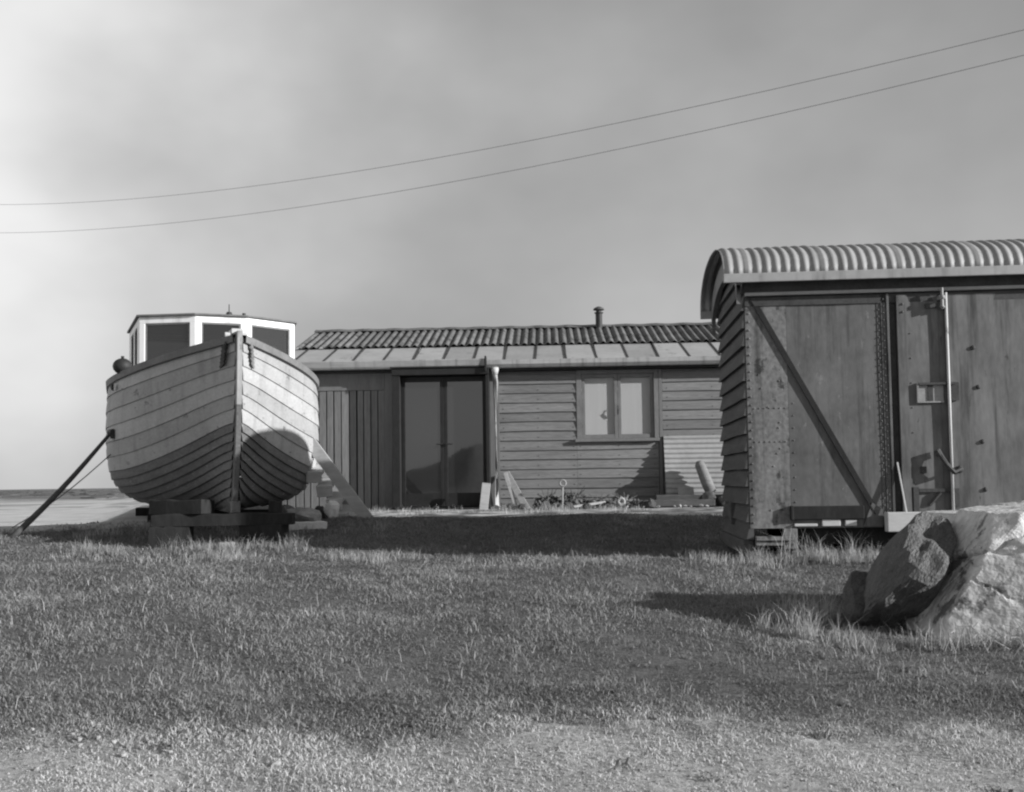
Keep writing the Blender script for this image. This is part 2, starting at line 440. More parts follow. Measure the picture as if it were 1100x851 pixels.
def blades(name, x, y, h, w, lean, shade, material, base_z=None):
    """narrow bent blades, two segments each, as one mesh."""
    n = len(x)
    z = gz_np(x, y) - .006 if base_z is None else base_z
    az = rng.uniform(0, 2 * math.pi, n); la = rng.uniform(0, 2 * math.pi, n)
    dx, dy = np.cos(az) * w / 2, np.sin(az) * w / 2
    lx, ly = np.cos(la) * lean * h, np.sin(la) * lean * h
    P = np.empty((n, 5, 3))
    P[:, 0] = np.stack([x - dx, y - dy, z], 1); P[:, 1] = np.stack([x + dx, y + dy, z], 1)
    mx, my, mz = x + lx * .3, y + ly * .3, z + h * .6 * np.sqrt(np.clip(1 - (lean * .5) ** 2, .1, 1))
    P[:, 2] = np.stack([mx + dx * .75, my + dy * .75, mz], 1); P[:, 3] = np.stack([mx - dx * .75, my - dy * .75, mz], 1)
    P[:, 4] = np.stack([x + lx, y + ly, z + h * np.clip(1 - .45 * lean ** 2, .2, 1)], 1)
    V = P.reshape(-1, 3)
    o5 = np.arange(n) * 5
    me = bpy.data.meshes.new(name)
    me.vertices.add(n * 5); me.vertices.foreach_set('co', V.ravel().astype('f4'))
    loops = np.stack([o5, o5 + 1, o5 + 2, o5 + 3, o5 + 3, o5 + 2, o5 + 4], 1).ravel()
    me.loops.add(n * 7); me.loops.foreach_set('vertex_index', loops.astype('i4'))
    me.polygons.add(n * 2)
    st = np.stack([np.arange(n) * 7, np.arange(n) * 7 + 4], 1).ravel()
    me.polygons.foreach_set('loop_start', st.astype('i4'))
    me.update(calc_edges=True)
    a = me.attributes.new('shade', 'FLOAT', 'POINT'); a.data.foreach_set('value', np.repeat(shade, 5).astype('f4'))
    me.materials.append(material)
    o = bpy.data.objects.new(name, me); COL.objects.link(o)
    return o

def patchy(x, y, s):
    return np.array([noise.noise((a * s, b * s, 3.3)) for a, b in zip(x, y)])

n = 620000
d = rng.uniform(2.4, 12.6, n); d[:170000] = rng.uniform(2.4, 4.7, 170000)
x = rng.uniform(-1, 1, n) * (d * .58 + 1.3)
keep = rng.uniform(0, 1, n) > np.clip(shingle_np(x, d) * 1.0, 0, .97)
x, d = x[keep], d[keep]
bare = patchy(x, d, 2.6) + .6 * patchy(x, d, 8.0)
k2 = rng.uniform(0, 1, len(x)) > np.clip((bare - .25) * 2.2, 0, .8)
x, d = x[k2], d[k2]
pt = patchy(x, d, 1.1); pf = patchy(x, d, 5.0)
h = (.017 + .011 * np.clip(d / 6, .5, 1.6)) * (1 + .55 * pt + .5 * pf) * rng.uniform(.6, 1.5, len(x))
h = np.clip(h, .014, .13) * (1 - .15 * gravel_np(x, d))
sh = np.clip(.36 + .5 * pt + .3 * pf + rng.normal(0, .13, len(x)) + .95 * gravel_np(x, d), 0, 1)
g = blades('turf_grass', x, d, h, .0022 + .0006 * d, rng.uniform(.5, 1.5, len(x)), sh, M['grass'])
tag(g, 'short rough turf grass covering the foreground and bank', 'grass', kind='stuff')

# long bleached grass along the wagon, round the boulder, on the bank crest and by the hut door
cx, cy, ch, cs, cw = [], [], [], [], []
for _ in range(7000):                      # scattered taller bents through the turf
    y0 = rnd(2.6, 11); x0 = rnd(-1, 1) * (y0 * .56 + .4)
    if noise.noise((x0 * .9, y0 * .9, 7)) + rnd(-.5, .5) < .05: continue
    cx.append(x0); cy.append(y0); ch.append(rnd(.03, .10)); cs.append(rnd(.1, .8)); cw.append(.0018 + .0004 * y0)
def clump(x0, y0, r, nb, hh, pale=.6):
    for _ in range(nb):
        a, q = rnd(0, 6.283), r * math.sqrt(rnd(0, 1))
        cx.append(x0 + q * math.cos(a)); cy.append(y0 + q * math.sin(a) * .7)
        ch.append(hh * rnd(.45, 1.25)); cs.append(min(1, max(0, pale + rnd(-.4, .35)))); cw.append(.0045)
for i in range(46):
    clump(rnd(1.55, 3.3), rnd(8.6, 9.05), rnd(.05, .16), 34, rnd(.08, .19), .6)
for i in range(10):
    clump(rnd(2.0, 3.2), rnd(8.85, 9.1), .06, 10, rnd(.2, .34), .8)
for i in range(34):
    clump(rnd(1.75, 3.5), rnd(5.35, 5.72), rnd(.05, .14), 36, rnd(.07, .17), .5)
for i in range(9):
    clump(rnd(1.6, 2.05), rnd(5.9, 6.6), .08, 34, rnd(.1, .2), .55)
clump(1.62, 5.8, .1, 110, .22, .6)
clump(1.45, 5.95, .09, 60, .15, .5)
for i in range(26):
    x0 = rnd(-5.2, 1.6); y0 = 9.75 - .17 * x0 * .9 + rnd(-.25, .05)
    clump(x0, y0, rnd(.08, .2), 30, rnd(.06, .12), .5)
for i in range(10):
    clump(rnd(-1.75, -1.15), rnd(9.45, 9.8), .16, 40, rnd(.09, .16), .55)
for i in range(8):
    clump(rnd(-3.2, -2.7), rnd(9.9, 10.2), .14, 34, rnd(.08, .15), .5)
for i in range(40):
    clump(rnd(-2.2, 1.8), rnd(13.6, 15.3), rnd(.08, .2), 26, rnd(.06, .14), .7)
for i in range(46):
    clump(rnd(-4.6, -2.2), rnd(10.45, 10.85), rnd(.06, .14), 30, rnd(.09, .2), .4)
for i in range(20):
    clump(rnd(-3.5, -1.4), rnd(11.6, 12.2), rnd(.06, .14), 26, rnd(.06, .14), .5)
for i in range(24):
    clump(rnd(-7.5, -4.2), rnd(11.6, 12.1), rnd(.08, .2), 26, rnd(.06, .14), .55)
lg = blades('long_grass', np.array(cx), np.array(cy), np.array(ch), np.array(cw), rng.uniform(.15, .95, len(cx)), np.array(cs), M['straw'])
tag(lg, 'long bleached grass in tufts along wagon, boulder and bank', 'grass', kind='stuff')

# broad-leaved weeds in the turf
wx, wy, wh_, wsh = [], [], [], []
for _ in range(130):
    y0 = rnd(2.8, 9.5); x0 = rnd(-1, 1) * (y0 * .56 + .5); r0_ = rnd(.015, .05); s0 = rnd(0, .5)
    for q in range(11):
        wx.append(x0 + rnd(-1, 1) * r0_); wy.append(y0 + rnd(-1, 1) * r0_); wh_.append(rnd(.025, .06)); wsh.append(s0 + rnd(0, .2))
wd = blades('turf_weeds', np.array(wx), np.array(wy), np.array(wh_), rng.uniform(.009, .018, len(wx)), rng.uniform(.8, 1.6, len(wx)), np.array(wsh), M['grass'])
tag(wd, 'broad-leaved weeds scattered through the turf', 'weeds', kind='stuff')

# loose gravel in the nearest strip
def rock_verts(sub, seed, rough=.25, planes=13):
    import bmesh
    bm = bmesh.new(); bmesh.ops.create_icosphere(bm, subdivisions=sub, radius=1)
    r_ = random.Random(seed)
    P = []
    for _ in range(planes):
        v = Vector((r_.gauss(0, 1), r_.gauss(0, 1), r_.gauss(0, 1))).normalized(); P.append((v, r_.uniform(.48, .78)))
    for v in bm.verts:
        dd = v.co.normalized(); q = 1.0
        for nrm, off in P:
            c = dd.dot(nrm)
            if c > 1e-3: q = min(q, off / c)
        q *= 1 + rough * .35 * noise.noise(dd * 2.3 + Vector((seed, 0, 0)))
        v.co = dd * q
    vs = [tuple(v.co) for v in bm.verts]; fs = [tuple(v.index for v in f.verts) for f in bm.faces]
    bm.free()
    return vs, fs

pb = MB()
shapes = [rock_verts(1, k + 50) for k in range(6)]
for i in range(5200):
    y0 = 2.5 + 2.1 * rnd(0, 1) ** 1.2; x0 = rnd(-1, 1) * (y0 * .56 + .4)
    if rnd(0, 1) > float(gravel_np(x0, y0)) + .06: continue
    s = rnd(.003, .008)
    if rnd(0, 1) < .06: s *= 1.5
    T = Matrix.Translation((x0, y0, gz(x0, y0) + s * .25)) @ Matrix.Rotation(rnd(0, 6.28), 4, 'Z') @ Matrix.Diagonal((s * 1.2, s, s * .7, 1))
    vs, fs = shapes[i % 6]
    pb.add(vs, fs, 0 if rnd(0, 1) < .8 else 1, T)
tag(pb.build('loose_gravel', [M['gravel_mid'], M['gravel_pale']]), 'fine gravel strewn through the thin turf nearest the viewer', 'gravel', kind='stuff')

def stone(name, loc, size, material, seed, rot=0, tilt=(0, 0), sub=3, rough=.3, label=None, cat='stone', group=None, sink=.3, bev=0):
    mb = MB(); vs, fs = rock_verts(sub, seed, rough)
    mb.add(vs, fs)
    o = mb.build(name, material, smooth=False)
    o.scale = size; o.rotation_euler = (tilt[0], tilt[1], rot)
    o.location = (loc[0], loc[1], loc[2] + size[2] * (1 - sink) * .8)
    return tag(o, label, cat, group)

# pale flints at the bottom left
ps = [(-1.86, 4.33), (-1.78, 4.30), (-1.69, 4.02), (-1.63, 4.05), (-1.55, 4.0), (-1.5, 3.93), (-1.74, 4.07), (-1.42, 4.02), (-1.84, 3.9), (-1.36, 4.02), (-1.58, 3.87),
      (-1.66, 3.95), (-1.46, 3.86), (-1.28, 3.67), (-1.14, 3.66), (-1.7, 3.68), (-1.6, 4.14), (-1.52, 3.78), (-1.92, 4.12), (-2.02, 4.45), (-1.3, 3.9), (-1.1, 3.85)]
proto = None
for i, (a, b) in enumerate(ps):
    s = rnd(.008, .016)
    if proto is None:
        proto = stone('flint_stone', (a, b, gz(a, b)), (s * 1.3, s, s * .8), M['flint'], 5, sub=2,
                      label='small pale flint lying in the thin turf at the bottom left', group='pale flints in the foreground turf')
    else:
        o = proto.copy(); COL.objects.link(o)
        o.scale = (s * rnd(1, 1.5), s, s * rnd(.7, 1)); o.rotation_euler = (rnd(-.3, .3), rnd(-.3, .3), rnd(0, 6))
        o.location = (a, b, gz(a, b) + s * .5)
stone('flint_stone', (-.86, 3.72, gz(-.86, 3.72)), (.026, .022, .018), M['flint'], 9, sub=2,
      label='largest pale flint, alone to the right of the other foreground flints', group='pale flints in the foreground turf')

# ------------------------------------------------------------------ boat
HD = R(21.0)
BZ = .79
boat = empty('fishing_boat', (-2.92, 10.9, BZ), math.atan2(-math.cos(HD), math.sin(HD)),
             'white clinker-built wooden fishing boat with wheelhouse, propped ashore on timber baulks', 'boat')
# local: +x bow, +y image right (port), z up, keel at 0
LEN = 6.6
ft = np.array([0, .08, .16, .25, .34, .43, .52, .61, .70, .80, .90, 1.0])
fw = np.array([.03, .30, .53, .72, .85, .93, .975, .995, 1.0, 1.0, .995, .975])
fz = np.array([.0, .006, .022, .065, .13, .215, .32, .44, .565, .71, .855, 1.0])
def hull_pt(u, t, side):
    s = min(1.0, u / .44)
    B = 1.30 * (1 - (1 - s) ** 1.85)
    if u > .55: B *= 1 - .32 * ((u - .55) / .45) ** 1.8
    Hh = 1.60 + .24 * (1 - min(1, u / .40)) ** 1.5 + .10 * max(0, (u - .6) / .4) ** 2
    k = min(1, u / .30); k = k * k * (3 - 2 * k)
    yb = t ** .85 * (.9 + .1 * t); ym = float(np.interp(t, ft, fw))
    y = B * (yb * (1 - k) + ym * k)
    zb = .02 + .98 * t; zm = float(np.interp(t, ft, fz))
    if u > .75:
        zm = zm + (1 - t) * .22 * ((u - .75) / .25) ** 2
    z = Hh * (zb * (1 - k) + zm * k)
    x = -u * LEN - (1 - u) ** 6 * .42 * (1 - t) ** 2.6 + .10 * (1 - u) ** 4 * t
    return Vector((x, side * (y + .035), z))
NST, NU = 15, 46
us = [(i / NU) ** 1.25 for i in range(NU + 1)]
def hull_n(u, t, side):
    e = .01
    a = hull_pt(min(1, u + e), t, side) - hull_pt(max(0, u - e), t, side)
    b = hull_pt(u, min(1, t + e), side) - hull_pt(u, max(0, t - e), side)
    n_ = a.cross(b).normalized()
    if n_.y * side < 0: n_ = -n_
    return n_
ts = [.5 * (i / 9) ** .95 for i in range(9)] + [.5 + .5 * i / 6 for i in range(7)]
TH = .021
hull = MB()
for side in (-1, 1):
    for i in range(NST):
        t0, t1 = ts[i], ts[i + 1]
        mi = (3, 1, 4)[(i * 5 + (side > 0)) % 3] if i < 9 else (0, 2, 5)[(i * 7 + (side > 0) * 2) % 3]
        TH = .021 if i < 9 else .014
        ra, rb_, rm, rc = [], [], [], []
        for u in us:
            n0 = hull_n(u, t0, side)
            p0 = hull_pt(u, t0, side); p1 = hull_pt(u, t1, side); pm = hull_pt(u, (t0 + t1) / 2, side); nm = hull_n(u, (t0 + t1) / 2, side)
            wav = .0025 * noise.noise((u * 9, i * 3.3, side * 5))
            ra.append(p0 - n0 * .004); rb_.append(p0 + n0 * (TH + wav)); rm.append(pm + nm * (TH / 2 + .002)); rc.append(p1)
        hull.grid([ra, rb_], mi)
        hull.grid([rb_, rm, rc], mi)
    # inside face so the bulwark has thickness
    hull.grid([[hull_pt(u, 1, side) for u in us], [hull_pt(u, 1, side) + Vector((0, -side * .04 * min(1, u * 8), 0)) for u in us],
               [hull_pt(u, .84, side) + Vector((0, -side * .05 * min(1, u * 8), 0)) for u in us]], 0)
tr = [hull_pt(1, t, -1) for t in ts] + [hull_pt(1, t, 1) for t in reversed(ts)]
hull.add(tr, [tuple(range(len(tr)))], 0)
hull.grid([[hull_pt(u, 0, -1) for u in us], [hull_pt(u, 0, 1) for u in us]], 1)
hull_o = hull.build('hull', [M['hull_white'], M['hull_under'], M['hull_white_b'], M['hull_under_b'], M['hull_under_c'], M['hull_white_c']], boat, smooth=True)
dk = MB()
dk.grid([[hull_pt(u, .86, -1) + Vector((0, .03 * min(1, u * 8), 0)) for u in us], [Vector((hull_pt(u, .86, 1).x, 0, hull_pt(u, .86, 1).z + .04)) for u in us],
         [hull_pt(u, .86, 1) + Vector((0, -.03 * min(1, u * 8), 0)) for u in us]])
dk.build('deck', M['deck'], boat, smooth=True)
for side in (-1, 1):
    g = MB()
    rows = [[], [], [], [], []]
    for u in us:
        p = hull_pt(u, 1, side); n_ = hull_n(u, .98, side); n_.z = 0; n_.normalize()
        for r_, (o_, z_) in zip(rows, ((.0, -.06), (.042, -.055), (.048, .02), (-.05, .03), (-.05, -.03))):
            r_.append(p + n_ * o_ + Vector((0, 0, z_)))
    g.grid(rows)
    g.build('gunwale', M['rail'], boat, smooth=False)
# stem post and keel
sp = MB()
prof = []
for t in np.linspace(-.06, 1.03, 24):
    p = hull_pt(0, max(0, min(1, t)), 1); prof.append((p.x, p.z + (t - max(0, min(1, t))) * 1.9))
for i in range(len(prof) - 1):
    (xa, za), (xb, zb_) = prof[i], prof[i + 1]
    w = .042
    vs = [(xa - .06, -w, za), (xa - .06, w, za), (xa + .10, w * .62, za), (xa + .10, -w * .62, za),
          (xb - .06, -w, zb_), (xb - .06, w, zb_), (xb + .10, w * .62, zb_), (xb + .10, -w * .62, zb_)]
    fs = [(1, 2, 6, 5), (2, 3, 7, 6), (3, 0, 4, 7)]
    if i == 0: fs.append((0, 3, 2, 1))
    if i == len(prof) - 2: fs.append((4, 5, 6, 7))
    sp.add(vs, fs, 1 if za < 1.05 else 0)
sp.build('stem_post', [M['stem_wood'], M['hull_under']], boat)
k = MB(); k.bx(-LEN + .1, -.28, -.055, .055, -.03, .10); k.build('keel', M['hull_under'], boat, bevel=.01)
f = MB()
f.bx(-.02, .12, -.08, .04, 1.87, 1.93); f.tube([(-.2, -.12, 1.90), (-.2, .12, 1.90)], .035, 8); f.tube([(-.2, -.05, 1.76), (-.2, -.05, 1.95)], .03, 8)
f.build('bow_fitting', M['sill_pale'], boat, bevel=.006)
for side in (-1, 1):
    c = MB()
    nn = hull_n(.02, .93, side)
    for q in range(6):
        p = hull_pt(.012 + q * .001, .965 - q * .022, side) + nn * .035
        c.beam(p + Vector((.02, 0, .02)), p + Vector((-.10 if side < 0 else -.05, side * .03, -.025)), .03, .012 if side > 0 else .02, up=nn)
    c.dome(tuple(hull_pt(.014, .955, side) + nn * .03), .035, 8, axis=tuple(nn))
    c.build('chain_plate', M['dark_metal'] if side < 0 else M['rail'], boat)

# wheelhouse
fp = [(-1.95, -.31), (-2.28, -.96), (-3.75, -1.06), (-3.75, 1.06), (-2.28, .96), (-1.95, .31)]   # starboard round to port
order = [(5, 0), (0, 1), (1, 2), (2, 3), (3, 4), (4, 5)]
wh = MB(); panes = []
Z0, ZS, ZT, ZR = 1.32, 1.77, 2.30, 2.385
def wall_frame(a, b, lo, hi):
    """transform: local x along a>b, local y inward"""
    A, B = Vector((*a, 0)), Vector((*b, 0))
    d_ = (B - A).normalized(); n_ = Vector((-d_.y, d_.x, 0))
    c_ = sum((Vector((*p, 0)) for p in fp), Vector()) / 6
    if (c_ - A).dot(n_) < 0: n_ = -n_
    T = Matrix(((d_.x, n_.x, 0, A.x), (d_.y, n_.y, 0, A.y), (0, 0, 1, 0), (0, 0, 0, 1)))
    return T, (B - A).length
wl = []
for (i, j) in order:
    T, ln = wall_frame(fp[i], fp[j], 0, 0)
    wh.bx(.0, ln, .0, .045, Z0, ZS, 0, T)
    wh.bx(.0, ln, .0, .045, ZT, ZR, 0, T)
    pw = .075 if ln < 1 else (.11 if abs(T[1][0]) > .9 else .26)
    wh.bx(0, pw, .0, .05, ZS - .002, ZT + .002, 0, T); wh.bx(ln - pw, ln, .0, .05, ZS - .002, ZT + .002, 0, T)
    segs = [(pw, ln - pw)]
    if ln > 1.2:
        mid = ln / 2
        wh.bx(mid - .06, mid + .06, .0, .05, ZS - .002, ZT + .002, 0, T); segs = [(pw, mid - .06), (mid + .06, ln - pw)]
    for s0, s1 in segs: wl.append((T, s0, s1))
wo = wh.build('wheelhouse', M['white_paint'], boat, bevel=.006)
for T, s0, s1 in wl:
    p = MB(); p.bx(s0 - .004, s1 + .004, .024, .032, ZS - .004, ZT + .004, 0, T); p.build('pane', M['glass_wheelhouse'], wo)
    fr = MB()
    fr.bx(s0, s0 + .018, .010, .023, ZS, ZT, 0, T); fr.bx(s1 - .018, s1, .010, .023, ZS, ZT, 0, T)
    fr.bx(s0 + .018, s1 - .018, .010, .023, ZS, ZS + .018, 0, T); fr.bx(s0 + .018, s1 - .018, .010, .023, ZT - .018, ZT, 0, T)
    fr.build('window_bead', M['rail'], wo)
rf = MB()
fo = [(p[0] + (.03 if p[0] > -2 else (.025 if p[0] > -3 else -.03)), p[1] * 1.03) for p in fp]
cen = (-2.9, 0)
n6 = len(fo)
lower = [(a, b, ZR + .003) for a, b in fo]; upper = [(a, b, ZR + .025) for a, b in fo]
inner = [(cen[0] + (a - cen[0]) * .5, b * .5, ZR + .075) for a, b in fo]
rf.add(lower + upper + inner + [(cen[0], 0, ZR + .085)],
       [tuple(reversed(range(n6)))] + [(k_, (k_ + 1) % n6, n6 + (k_ + 1) % n6, n6 + k_) for k_ in range(n6)]
       + [(n6 + k_, n6 + (k_ + 1) % n6, 2 * n6 + (k_ + 1) % n6, 2 * n6 + k_) for k_ in range(n6)]
       + [(2 * n6 + k_, 2 * n6 + (k_ + 1) % n6, 3 * n6) for k_ in range(n6)])
ro = rf.build('wheelhouse_roof', M['felt_dark'], boat)
lm = MB(); lm.tube([(-2.2, .12, ZR + .05), (-2.2, .12, ZR + .10), (-2.2, .12, ZR + .102), (-2.2, .12, ZR + .2)], [.05, .03, .007, .006], 8)
lm.build('mast_lamp', M['dark_metal'], boat); lm = MB(); lm.tube([(-2.15, .3, ZR + .04), (-2.15, .3, ZR + .085)], .022, 8); lm.build('roof_vent', M['dark_metal'], boat); lm = MB(); lm.tube([(-2.15, -.22, ZR + .03), (-2.15, .02, ZR + .05)], .012, 6)
lm.build('grab_rail', M['dark_metal'], boat)
# a console and seat seen dimly through the wheelhouse windows
cs_ = MB(); cs_.bx(-2.62, -2.42, -.7, .7, 1.4, 1.88); cs_.tube([(-2.66, -.2, 1.8), (-2.7, -.2, 1.9)], .16, 14); cs_.build('console', M['rail'], boat, bevel=.01)
# fittings on the left bulwark
fs_ = MB()
pL = hull_pt(.33, .70, -1)
fs_.tube([pL + Vector((.05, -.02, .03)), pL + Vector((-.05, -.06, .03))], .035, 8); fs_.bx(pL.x - .06, pL.x + .06, pL.y - .05, pL.y + .03, pL.z - .05, pL.z + .0)
fs_.build('fairlead', M['dark_metal'], boat)
fl2 = MB(); p2 = hull_pt(.32, .955, -1); fl2.dome(p2 + Vector((0, -.05, -.03)), .05, 8, axis=(0, -1, 0)); fl2.build('cleat', M['dark_metal'], boat)

def boat_w(p):
    a = boat.rotation_euler[2]
    return Vector((boat.location.x + p[0] * math.cos(a) - p[1] * math.sin(a), boat.location.y + p[0] * math.sin(a) + p[1] * math.cos(a), boat.location.z + p[2]))
# round fender on the rail
q = boat_w(hull_pt(.30, 1, -1)) + Vector((0, 0, .055))
fd = MB(); vs = []
ring = 14
for i in range(9):
    ph = -math.pi / 2 + math.pi * i / 8
    vs.append([(q.x + .115 * math.cos(ph) * math.cos(2 * math.pi * j / ring), q.y + .115 * math.cos(ph) * math.sin(2 * math.pi * j / ring), q.z + .04 + .10 * math.sin(ph)) for j in range(ring + 1)])
fd.grid(vs); fd.tube([(q.x, q.y, q.z + .13), (q.x, q.y, q.z + .165)], .02, 8)
tag(fd.build('boat_fender', M['rubber'], smooth=True), 'round black fender sitting on the left rail of the boat', 'fender')
# prop pole and guy rope
top = boat_w(pL) + Vector((-.05, -.03, .0))
pp = MB(); foot = Vector((-5.86, 11.9, gz(-5.86, 11.9) - .05))
pts = [top + (foot - top) * t + Vector((0, 0, -.05 * math.sin(math.pi * t))) for t in np.linspace(0, 1, 9)]
pp.tube(pts, [.020, .024, .027, .029, .031, .033, .035, .037, .04], 8)
tag(pp.build('prop_pole', M['old_timber'], smooth=True), 'slim dark pole slanting from the ground to the left side of the boat', 'pole')
gr = MB(); t2 = boat_w(hull_pt(.36, .60, -1)); f2 = Vector((-6.1, 12.5, gz(-6.1, 12.5)))
gr.tube([t2 + (f2 - t2) * t + Vector((0, 0, -.06 * math.sin(math.pi * t))) for t in np.linspace(0, 1, 9)], .007, 6)
tag(gr.build('guy_rope', M['rope']), 'thin slack rope running from the boat down behind the dark pole', 'rope')

# timber baulks and blocks under the keel
def baulk(cx_, cy_, cz_, L_, W_, H_, rz, label, material=None, name='timber_baulk'):
    m_ = MB(); nseg = 7
    rows = []
    for i in range(nseg):
        xx = -L_ / 2 + L_ * i / (nseg - 1); e = rnd(-.003, .003)
        rows.append([(xx, -W_ / 2 + e, 0), (xx, W_ / 2 + e, 0), (xx, W_ / 2 + e - .005, H_ + rnd(-.01, .01)), (xx, -W_ / 2 + e + .005, H_ + rnd(-.01, .01)), (xx, -W_ / 2 + e, 0)])
    m_.grid(rows)
    m_.add(rows[0][:4], [(3, 2, 1, 0)]); m_.add(rows[-1][:4], [(0, 1, 2, 3)])
    o = m_.build(name, material or M['tar_wood'], bevel=.012)
    o.location = (cx_, cy_, cz_); o.rotation_euler = (0, 0, rz)
    return tag(o, label, 'timber' if name == 'timber_baulk' else 'block', 'timbers carrying the boat' if name == 'timber_baulk' else None)
bw_ = boat_w
zk = BZ - .032
def stack(x0, y0, L_, W_, H_, rz, label, z0=None, name='timber_baulk', material=None):
    z0 = gz(x0, y0) - .03 if z0 is None else z0
    return baulk(x0, y0, z0, L_, W_, H_, rz, label, material, name)
p = bw_((-.30, 0, 0))
stack(p.x - .12, p.y, 1.50, .22, .13, R(3), 'long tarred baulk lying crosswise under the forefoot of the boat', zk - .13)
g0 = gz(-3.85, 11.2)
stack(-3.72, p.y, .42, .30, zk - .13 - gz(-3.72, p.y) + .03, R(8), 'dark stub of timber on the ground carrying the left end of the long front baulk')
stack(-2.72, p.y + .05, .46, .30, zk - .13 - gz(-2.72, p.y) + .03, R(-5), 'dark stub of timber on the ground carrying the right end of the long front baulk')
stack(-3.62, 11.22, .62, .3, .15, R(-12), 'dark chock wedged under the left bilge of the boat on the long baulk', zk + .002)
stack(-2.62, 11.32, .14, .2, .12, R(10), 'short dark chock under the right bilge of the boat on the long baulk', zk + .002)
p = bw_((-2.0, 0, 0))
stack(p.x, p.y, 1.7, .26, zk - gz(p.x, p.y) + .03, R(10), 'dark baulk crosswise under the boat behind the long front baulk')
p = bw_((-4.6, 0, 0))
stack(p.x, p.y, 1.9, .28, zk - gz(p.x, p.y) + .03, R(15), 'rearmost dark baulk crosswise under the stern half of the boat')
stack(-3.02, 10.85, .15, .1, .11, R(4), 'small pale brick on the ground between the stubs under the boat', None, 'brick', M['stone_mid'])
baulk(-2.95, 12.9, gz(-2.9, 12.9) + .0, .62, .2, .07, R(14), 'pale plank lying behind the keel of the boat, under the hull', M['stone_pale'], 'loose_plank')

# ------------------------------------------------------------------ boarding steps and rubble right of the boat
st = empty('boarding_steps', (-1.80, 12.75, gz(-1.8, 12.75)), 0, 'weathered wooden boarding steps leaning up to the right side of the boat', 'steps')
sA, sB = Vector((0.0, 0.0, -.02)), Vector((-.87, .28, 1.10))
b_ = MB(); up = Vector((0, -1, 0))
b_.beam(sA, sB, .15, .04, up=up); b_.build('stringer', M['pale_timber'], st, bevel=.004)
off = Vector((-.155, .46, -.05))
b_ = MB(); b_.beam(sA + off, sB + off, .12, .04, up=up); b_.build('stringer', M['pale_timber'], st, bevel=.004)
dirn = (sB - sA).normalized()
for i in range(6):
    c = sA + (sB - sA) * (.10 + i * .155) + Vector((-.19, .0, -.04))
    b_ = MB(); T = Matrix.Translation(c) @ Matrix.Rotation(R(rnd(-5, 5)), 4, 'Y') @ Matrix.Rotation(R(12), 4, 'X')
    b_.bx(-.12, .09, -.03, .44, -.020, .020, 0, T); b_.bx(-.115, .08, -.03, -.006, -.125, -.022, 0, T)
    b_.build('tread', M['sill_pale'], st, bevel=.004)
stone('rubble_block', (-2.55, 12.35, gz(-2.5, 12.3)), (.26, .2, .17), M['stone_mid'], 21, rot=.4, tilt=(.2, .25), label='angular grey stone block between the boat and the steps')
stone('rubble_block', (-2.25, 12.75, gz(-2.2, 12.7)), (.14, .13, .2), M['stone_pale'], 22, rot=1.2, label='upright pale stone right under the wooden steps')
stone('rubble_block', (-2.78, 12.55, gz(-2.8, 12.5)), (.17, .2, .16), M['stone_dark'], 23, rot=.2, label='dark stone beside the right bilge of the boat')
stone('rubble_block', (-2.42, 12.95, gz(-2.4, 12.9)), (.12, .1, .13), M['stone_dark'], 27, rot=2, label='small dark stone behind the angular grey block')
stone('rubble_block', (-1.98, 12.5, gz(-2, 12.5)), (.10, .09, .07), M['stone_mid'], 29, rot=.7, label='low grey stone at the foot of the wooden steps')
baulk(-2.42, 12.0, gz(-2.4, 12.0) - .02, .48, .14, .10, R(5), 'short pale board lying on the ground in front of the stone rubble', M['stone_pale'], 'loose_board')

# ------------------------------------------------------------------ hut
SZ = .66
hut = empty('timber_hut', (-1.79, 16.0, SZ), R(-2.0), 'long low timber hut with glazed double door and corrugated roof behind the boat', 'hut')
A0, A1, DEP = -1.95, 6.4, 4.9
EAV = 2.10
# backing walls (inner shell), with openings left for the window
sh_ = MB()
sh_.bx(A0, 2.87, .03, .10, -.1, EAV + .12); sh_.bx(4.07, A1, .03, .10, -.1, EAV + .12); sh_.bx(2.87, 4.07, .03, .10, -.1, 1.07); sh_.bx(2.87, 4.07, .03, .10, 2.10, EAV + .12)
sh_.bx(A0, A0 + .08, .10, DEP, -.1, EAV + .12); sh_.bx(A1 - .08, A1, .10, DEP, -.1, EAV + .12); sh_.bx(A0, A1, DEP, DEP + .08, -.1, EAV + .12)
for a in (A0, A1 - .08):
    sh_.prism_x([(.10, EAV + .12), (DEP, EAV + .12), (2.4, 3.05)], a, a + .08)
sh_.build('wall', M['plank_gap'], hut)
# left: vertical boards
vb = MB(); a = A0
while a < -.24:
    w = rnd(.085, .115); y = rnd(-.004, .006); zt = 1.86 + rnd(-.005, .005)
    vb.bx(a, min(a + w, -.20), -.012 + y, .028, -.02 + rnd(-.03, .02), zt, random.choice((0, 0, 1, 2))); a += w + rnd(.012, .028)
vb.build('board_wall', [M['plank_wood'], M['plank_wood_b'], M['plank_wood_c']], hut, bevel=.003)
fb = MB(); fb.bx(A0, -.20, -.022, .028, 1.864, EAV + .06); fb.bx(-.197, -.05, -.022, .028, -.02, EAV + .06)
fb.build('frieze_board', M['flat_board'], hut, bevel=.004)
